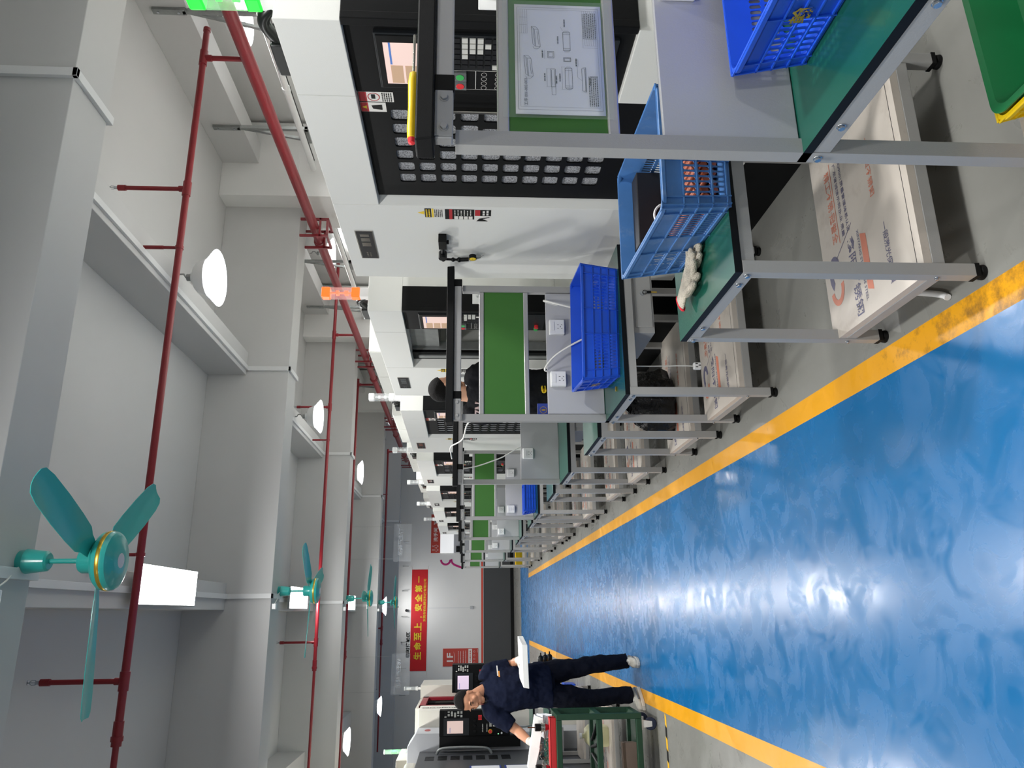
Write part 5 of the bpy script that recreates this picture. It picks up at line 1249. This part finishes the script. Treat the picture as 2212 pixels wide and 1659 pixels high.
# workbench on the man's side
bench('workbench with film covered shelf standing behind the green cart', -1.685, 7.70, W=0.79, D=0.59, uprights=False, group='workbenches on the cart side', printed=True)
bench('second workbench on the cart side, mostly hidden by the man', -1.685, 9.6, W=0.79, D=0.56, uprights=False, group='workbenches on the cart side', printed=False)
t = thing('jug', 'translucent yellowish plastic jug on the low shelf behind the green cart', 'jug', (-1.16, 7.98, 0.193))
b = MB(); b.loft([rr(0.085,0.12,0.03,0.0), rr(0.09,0.125,0.035,0.02), rr(0.09,0.125,0.035,0.17), rr(0.06,0.09,0.03,0.21), rr(0.02,0.02,0.012,0.22), rr(0.02,0.02,0.012,0.245)]); b.build('jug', M_jug, t, smooth=40)
b = MB(); b.cyl((0,0,0.245),(0,0,0.27), 0.026, 16); b.build('cap', M_whitep, t, smooth=40)
# green cart
CX0, CX1, CY0, CY1 = -1.95, -0.80, 6.62, 7.06
t = thing('tool_cart', 'dark green steel tool cart with red racks on castors beside the man', 'cart', (0, 0, 0))
b = MB(); T_ = 0.045
for x in (CX0, CX1-T_):
    for y in (CY0, CY1-T_): b.box(x, x+T_, y, y+T_, 0.135, 0.835)
b.build('post', M_cartg, t, bevel=0.004)
b = MB()
for z in (0.79, 0.46, 0.135):
    for y in (CY0, CY1-T_): b.box(CX0+T_, CX1-T_, y, y+T_, z, z+T_)
    for x in (CX0, CX1-T_): b.box(x, x+T_, CY0+T_, CY1-T_, z, z+T_)
b.build('rail', M_cartg, t, bevel=0.004)
for nm, z in (('top_deck', 0.825), ('middle_shelf', 0.47), ('bottom_shelf', 0.145)):
    b = MB(); b.box(CX0+T_, CX1-T_, CY0+T_, CY1-T_, z, z+0.008); b.build(nm, M_cartg, t)
b = MB()
for y in (CY0+0.03, CY0+0.13): b.box(CX0+0.05, CX1-0.03, y, y+0.02, 0.835, 0.885)
b.box(CX0+0.05, CX1-0.03, CY0+0.03, CY0+0.15, 0.876, 0.888)
b.build('tool_rack', mat('red_rack_paint', (206, 44, 48), 0.45), t, bevel=0.003)
for x in (CX1-0.09, CX0+0.1):
    for y in (CY0+0.06, CY1-0.06):
        b = MB(); b.m(0).box(x-0.045, x+0.045, y-0.04, y+0.04, 0.122, 0.135); b.m(0).hexa([(x-0.02,y-0.022,0.04),(x+0.02,y-0.022,0.04),(x+0.02,y+0.022,0.04),(x-0.02,y+0.022,0.04),(x-0.03,y-0.022,0.122),(x+0.03,y-0.022,0.122),(x+0.03,y+0.022,0.122),(x-0.03,y+0.022,0.122)])
        cs = b.build('castor', M_whitep, t, bevel=0.002)
        b = MB(); b.lathe([(0.02,-0.014),(0.044,-0.014),(0.05,-0.009),(0.05,0.009),(0.044,0.014),(0.02,0.014)], (x, y, 0.051), 24, 'y'); b.build('wheel', mat('navy_wheel_rubber', (34, 44, 70), 0.6), cs, smooth=35)
def holder(label, x, y, z):
    t = thing('tool_holder', label, 'tool holder', (x, y, z), group='tool holders in the red rack')
    b = MB(); b.m(0).lathe([(0.006,-0.03),(0.012,-0.02),(0.018,0.0),(0.028,0.03)], n=20); b.m(1).lathe([(0.028,0.03),(0.038,0.032),(0.038,0.044),(0.03,0.046),(0.03,0.052),(0.038,0.054),(0.038,0.066),(0.026,0.068)], n=20); b.build('taper', [M_redm, M_chrome], t, smooth=30)
    b = MB(); b.lathe([(0.026,0.068),(0.03,0.072),(0.03,0.11),(0.026,0.115),(0.008,0.116)], n=20); b.build('collet_nut', M_black, t, smooth=30)
    b = MB(); b.cyl((0,0,0.115),(0,0,0.175), 0.005, 10); b.build('cutter', mat('copper_coated_cutter', (120, 70, 50), 0.3, metal=0.8), t, smooth=40)
for i, x in enumerate((-0.905, -1.21, -1.42, -1.62)):
    holder(['tool holder with cutter at the end of the red rack nearest the man', 'second tool holder in the red rack of the green cart', 'third tool holder in the red rack', 'fourth tool holder in the red rack'][i], x, CY0+0.09, 0.888)
o = MB(); rnd = random.Random(2)
for i in range(60):
    x, y = rnd.uniform(-1.3, -0.98), rnd.uniform(6.84, 6.98); z = 0.833+rnd.uniform(0, 0.09)*(1-abs(x+1.14)/0.3)
    a, b2 = rnd.uniform(0, 6.28), rnd.uniform(-1, 1); d = Vector((math.cos(a), math.sin(a), b2))*rnd.uniform(0.008, 0.03)
    o.tube([Vector((x,y,z+0.02)), Vector((x,y,z+0.02))+d, Vector((x,y,z+0.02))+d*1.5+Vector((0.004,0.004,-0.004))], rnd.uniform(0.002, 0.005), 5)
tag(o.build('metal_swarf', M_chrome), 'bright metal swarf heaped on the green cart top', 'swarf', kind='stuff')
t = thing('tissue_stack', 'white tissue sheets piled on the green cart at the man\'s side', 'paper', (-0.92, 6.94, 0.833))
b = MB(); rnd = random.Random(8)
for k in range(7):
    a = 0.012*k; b.add([(-0.09+rnd.uniform(-.01,.01), -0.08, a), (0.085+rnd.uniform(-.01,.01), -0.08, a+0.012), (0.085, 0.08, a+0.05), (-0.09, 0.08, a+0.03), (-0.09, -0.08, a+0.006), (0.085, -0.08, a+0.018), (0.085, 0.08, a+0.056), (-0.09, 0.08, a+0.036)], [(3,2,1,0),(4,5,6,7),(0,1,5,4),(1,2,6,5),(2,3,7,6),(3,0,4,7)])
b.build('sheets', M_papr, t)
t = thing('cardboard_box', 'grey brown cardboard box on the lowest shelf of the green cart', 'box', (-1.21, 6.83, 0.153), 0.1)
b = MB(); b.box(-0.22, 0.16, -0.09, 0.11, 0, 0.10); b.hexa([(-0.22,-0.09,0.10),(0.16,-0.09,0.10),(0.16,-0.12,0.13),(-0.22,-0.12,0.13),(-0.22,-0.087,0.103),(0.16,-0.087,0.103),(0.16,-0.117,0.133),(-0.22,-0.117,0.133)]); b.build('carton', M_card, t)
for k, x in enumerate((-0.97, -1.07, -1.17)):
    m_ = MB(); m_.cyl((0,-0.17,0.016),(0,0.15,0.016), 0.014, 12); m_.cyl((0,-0.2,0.016),(0,-0.17,0.016), 0.009, 12)
    o = m_.build('black_hand_tool', M_black, smooth=40, loc=(x, 6.83, 0.478), rot=(0, 0, 0.5-0.3*k)); tag(o, 'black hand tool lying on the middle shelf of the green cart', 'tool', 'black tools on the cart')
t = thing('air_gun_hose', 'coiled air hose with red coupling hanging beyond the man\'s elbow', 'hose', (0, 0, 0))
b = MB(); b.tube(smooth_path([(-1.02,7.9,1.13),(-1.05,7.9,1.08),(-1.06,7.92,1.0),(-1.05,7.95,0.9),(-1.07,7.95,0.8)], 6), 0.008, 8); b.build('hose', M_galv, t, smooth=50)
b = MB(); b.cyl((-1.015,7.9,1.14),(-1.03,7.9,1.115), 0.014, 12); b.build('coupling', M_rbtn, t)
t = thing('tool_rack_stand', 'grey rack stand with black tool holders sticking out beyond the man\'s hip', 'rack', (-0.78, 12.6, 0))
b = MB(); b.box(-0.5, 0.0, -0.25, 0.5, 0, 0.5); b.build('stand', M_frame, t, bevel=0.005)
for (z, y) in ((0.40, -0.1), (0.31, 0.1), (0.22, 0.3)):
    b = MB(); b.lathe([(0.0,0.0),(0.04,0.0),(0.045,0.02),(0.045,0.1),(0.03,0.12),(0.012,0.13),(0.01,0.17),(0.0,0.17)], (0, y, z), 16, 'x'); b.build('holder', M_black, t, smooth=40)
t = thing('storage_bin', 'blue bin on the floor seen between the man\'s legs', 'bin', (-1.05, 11.5, 0)); b = MB(); b.box(-0.19, 0.06, 0, 0.3, 0.0, 0.16); b.build('bin', M_blue, t, bevel=0.01); b = MB(); b.box(-0.2, 0.07, -0.01, 0.31, 0.15, 0.165); b.build('rim', M_blue, t, bevel=0.003)

# ------------------------------------------------------------------ end wall: banner, notices, signs
YW = 25.797
M_ban = mat('red_banner_cloth', (196, 14, 26), 0.6, noise=0.03)
M_bant = mat('yellow_banner_lettering', (222, 196, 40), 0.6)
M_sign = mat('brick_red_sign', (186, 58, 44), 0.45)
M_signw = mat('white_sign_lettering', (232, 226, 222), 0.5)
M_mag = mat('magenta_wall_mark', (186, 22, 112), 0.5)
def wtext(mb, i, t_, x, z, h, w=None, bold=0.0, y=YW-0.012): mb.m(i).text(t_, (x, y, z), (1,0,0), (0,0,1), h, w, bold=bold)
t = thing('banner', 'long red banner with yellow Chinese safety slogan on the end wall', 'banner', (0, 0, 0))
b = MB(); n = 24
for i in range(n):
    xa, xb = -1.75+3.14*i/n, -1.75+3.14*(i+1)/n
    fa, fb = 0.006*math.sin(i*1.1), 0.006*math.sin((i+1)*1.1)
    b.add([(xa, YW-0.006+fa*0.5, 2.835), (xb, YW-0.006+fb*0.5, 2.835), (xb, YW-0.006+fb*0.5, 3.355), (xa, YW-0.006+fa*0.5, 3.355)], [(0,1,2,3)])
bo = b.build('cloth', M_ban, t, smooth=60)
b = MB()
for i, ch in enumerate('生命至上，安全第一'):
    x = -1.30+i*0.297; h = {'一': 0.03, '，': 0.07}.get(ch, 0.235); z = {'，': 3.02}.get(ch, 3.125); wtext(b, 0, ch, x, z, h, None, 0.03)
wtext(b, 0, '东莞市翰弘精密科技有限公司', 0.42, 2.92, 0.085, 1.34, 0.012)
b.build('slogan_lettering', M_bant, t)
b = MB()
for x, z in ((-1.75,3.355),(1.39,3.355),(-1.75,2.835),(1.39,2.835)): b.tube([(x,YW-0.006,z),(x+(0.12 if x > 0 else -0.12),YW-0.006,z+(0.02 if z > 3 else -0.02))], 0.006, 6)
b.build('tie_cord', M_stkw, t)
t = thing('floor_sign', 'brick red 1F floor directory sign low on the end wall', 'sign', (0, 0, 0))
b = MB(); b.box(-1.63, -1.09, YW-0.01, YW, 1.175, 2.305); sg = b.build('board', M_sign, t)
b = MB(); wtext(b, 0, '1F', -1.36, 2.08, 0.2, 0.27, 0.02)
b.m(0); pts = arc((-1.36, YW-0.012, 2.35), 0.42, 245, 295, 14)
for i in range(14):
    a, c = pts[i], pts[i+1]; th = 0.012*math.sin(PI*(i+0.5)/14); b.add([a, c, (c[0], c[1], c[2]-th), (a[0], a[1], a[2]-th)], [(3,2,1,0)])
for z in (1.80, 1.72, 1.64, 1.56): dashes(b, (-1.56, YW-0.012, z), (1,0,0), (0,0,1), 0.40, 0.03, 1, int(z*100), 0.5)
b.m(0).rect((-1.61, YW-0.012, 1.37), (0.5,0,0), (0,0,0.12))
for i in range(4):
    for k in range(14):
        a0, a1 = 2*PI*k/14, 2*PI*(k+1)/14
        b.add([(-1.53+i*0.113+r*math.cos(a), YW-0.012, 1.30+r*math.sin(a)) for r, a in ((0.022,a0),(0.022,a1),(0.028,a1),(0.028,a0))], [(0,1,2,3)])
dashes(b, (-1.22, YW-0.012, 1.19), (1,0,0), (0,0,1), 0.1, 0.02, 1, 3, 0.5)
b.m(1); dashes(b, (-1.58, YW-0.0125, 1.40), (1,0,0), (0,0,1), 0.42, 0.06, 1, 9, 0.5)
b.build('lettering', [M_signw, M_sign], sg)
t = thing('restroom_sign', 'red restroom sign with white figures over a bright doorway on the end wall', 'sign', (0, 0, 0))
b = MB(); b.box(1.92, 3.2, YW-0.012, YW, 2.445, 2.75); sg = b.build('board', M_sign, t)
b = MB(); wtext(b, 0, '洗手间', 2.52, 2.60, 0.135, 0.46, 0.02, YW-0.014); wtext(b, 0, 'Toilet', 3.0, 2.60, 0.12, 0.3, 0.01, YW-0.014)
b.m(0)
for x in (2.02, 2.14):
    for k in range(14):
        a0, a1 = 2*PI*k/14, 2*PI*(k+1)/14
        b.add([(x+r*math.cos(a), YW-0.014, 2.69+r*math.sin(a)) for r, a in ((0.016,a0),(0.016,a1),(0.024,a1),(0.024,a0))], [(0,1,2,3)])
    for (xa, za, xb, zb) in ((-0.01,2.66,-0.045,2.56),(0.01,2.66,0.045,2.56),(-0.045,2.56,-0.015,2.54),(0.045,2.56,0.015,2.54),(-0.015,2.54,-0.012,2.50),(0.015,2.54,0.012,2.50)):
        p, q = Vector((x+xa, YW-0.014, za)), Vector((x+xb, YW-0.014, zb)); d = (q-p).normalized(); nn = Vector((-d.z, 0, d.x))*0.005; b.add([p-nn, q-nn, q+nn, p+nn], [(0,1,2,3)])
b.build('lettering', M_signw, sg)
b = MB(); b.box(1.92, 3.0, YW-0.03, YW, 1.99, 2.44); tag(b.build('door_1', mat('lit_door_light_panel', (244, 245, 246), 0.4, emit=0.55), bevel=0.004), kind='structure')
b = MB(); b.box(1.92, 3.0, YW-0.02, YW, 0.0, 1.99); tag(b.build('door_2', M_lgrey, bevel=0.004), kind='structure')
t = thing('wall_clock_box', 'small black device on the grey doorway below the restroom sign', 'box', (1.98, YW-0.06, 1.79)); b = MB(); b.box(-0.03, 0.16, 0, 0.05, 0, 0.12); b.build('case', M_black, t, bevel=0.005); b = MB(); b.cyl((0.06,-0.003,0.06),(0.06,0,0.06), 0.03, 14); b.build('lens', M_bezel, t)
b = MB(); wtext(b, 0, '临时待检区', -0.955, 3.435, 0.125, 0.78, 0.03, YW-0.002); tag(b.build('wall_lettering', M_stkb), 'black Chinese wall lettering above the banner', 'lettering')
t = thing('wall_mark', 'magenta curved wall mark of two strokes beside the benches', 'wall mark', (0, 0, 0))
b = MB()
def stroke(pts, w):
    for i in range(len(pts)-1):
        p, q = Vector(pts[i]), Vector(pts[i+1]); d = (q-p).normalized(); nn = Vector((-d.z, 0, d.x))*w/2; b.add([p-nn, q-nn, q+nn, p+nn], [(0,1,2,3)])
stroke(arc((1.70, YW-0.002, 2.255), 0.155, 90, 270, 18), 0.065)
b.build('upper_stroke', M_mag, t); b = MB()
stroke([Vector(p) for p in smooth_path([(1.72,YW-0.002,2.065),(1.62,YW-0.002,2.05),(1.54,YW-0.002,1.97),(1.49,YW-0.002,1.85),(1.44,YW-0.002,1.72)], 6)], 0.065)
b.build('lower_stroke', M_mag, t)
t = thing('security_camera', 'small black camera above the middle of the banner', 'camera', (0.10, YW, 3.5)); b = MB(); b.box(-0.04, 0.04, -0.02, 0.0, -0.05, 0.05); b.build('mount', M_whitep, t, bevel=0.005); b = MB(); b.cyl((0,-0.12,0),(0,-0.02,0), 0.042, 18); b.build('housing', M_black, t, smooth=40)
t = thing('wall_conduit', 'thin white conduit dropping from the banner to a wall socket', 'conduit', (0.165, YW, 0)); b = MB(); b.box(-0.014, 0.014, -0.02, 0, 1.44, 2.82); b.build('duct', M_trunk, t); b = MB(); b.box(-0.05, 0.05, -0.03, 0, 1.34, 1.44); b.build('socket_box', M_lgrey, t, bevel=0.004)
for i in range(7):
    x = -2.45+i*0.79; lab = 'wall hook, '+['first', 'second', 'third', 'fourth', 'fifth', 'sixth', 'seventh'][i]+' of the row above the red banner counted from the old machines'
    t = thing('wall_hook', lab, 'hook', (x, YW, 3.62), group='hooks in a row over the banner'); b = MB(); b.tube([(0,0,0.03),(0,-0.06,0.03),(0,-0.075,0.0),(0,-0.075,-0.16)], 0.008, 8); b.build('hook', M_galv, t); b = MB(); b.box(-0.02, 0.02, -0.008, 0, 0.0, 0.06); b.build('plate', M_trunk, t)
# hanging acrylic line signs, read from behind
M_acr = mat('clear_acrylic', (225, 232, 238), 0.05, alpha=0.045)
M_acrt = mat('frosted_white_print', (205, 212, 220), 0.6, alpha=0.45)
for lab, txt, xc, zc in (('clear hanging acrylic sign with reversed T7 lettering over the bench row', 'T7生产线③', 1.55, 3.02), ('clear hanging acrylic sign with reversed V8 lettering over the older machines', 'V8生产线④', -1.25, 2.98)):
    ys = 17.6; t = thing('hanging_sign', lab, 'sign', (xc, ys, zc), group='clear line signs')
    b = MB(); b.box(-0.42, 0.42, -0.004, 0.004, -0.2, 0.2); pl = b.build('acrylic_sheet', M_acr, t)
    b = MB(); b.text(txt, (0.02, -0.006, 0.05), (-1,0,0), (0,0,1), 0.11, 0.6, bold=0.0)
    for i in range(14):
        for j in range(7):
            s = 0.011*(1-j/9)*(0.4+0.6*i/14); x = -0.40+i*0.026; z = -0.18+j*0.026+0.006*(i % 2); b.rect((x-s/2, -0.006, z-s/2), (s,0,0), (0,0,s))
    b.build('lettering', M_acrt, pl)
    b = MB()
    for x in (-0.36, 0.36): b.cyl((x,0,0.2),(x,0,4.5-zc), 0.002, 6)
    b.build('suspension_wire', M_galv, t)
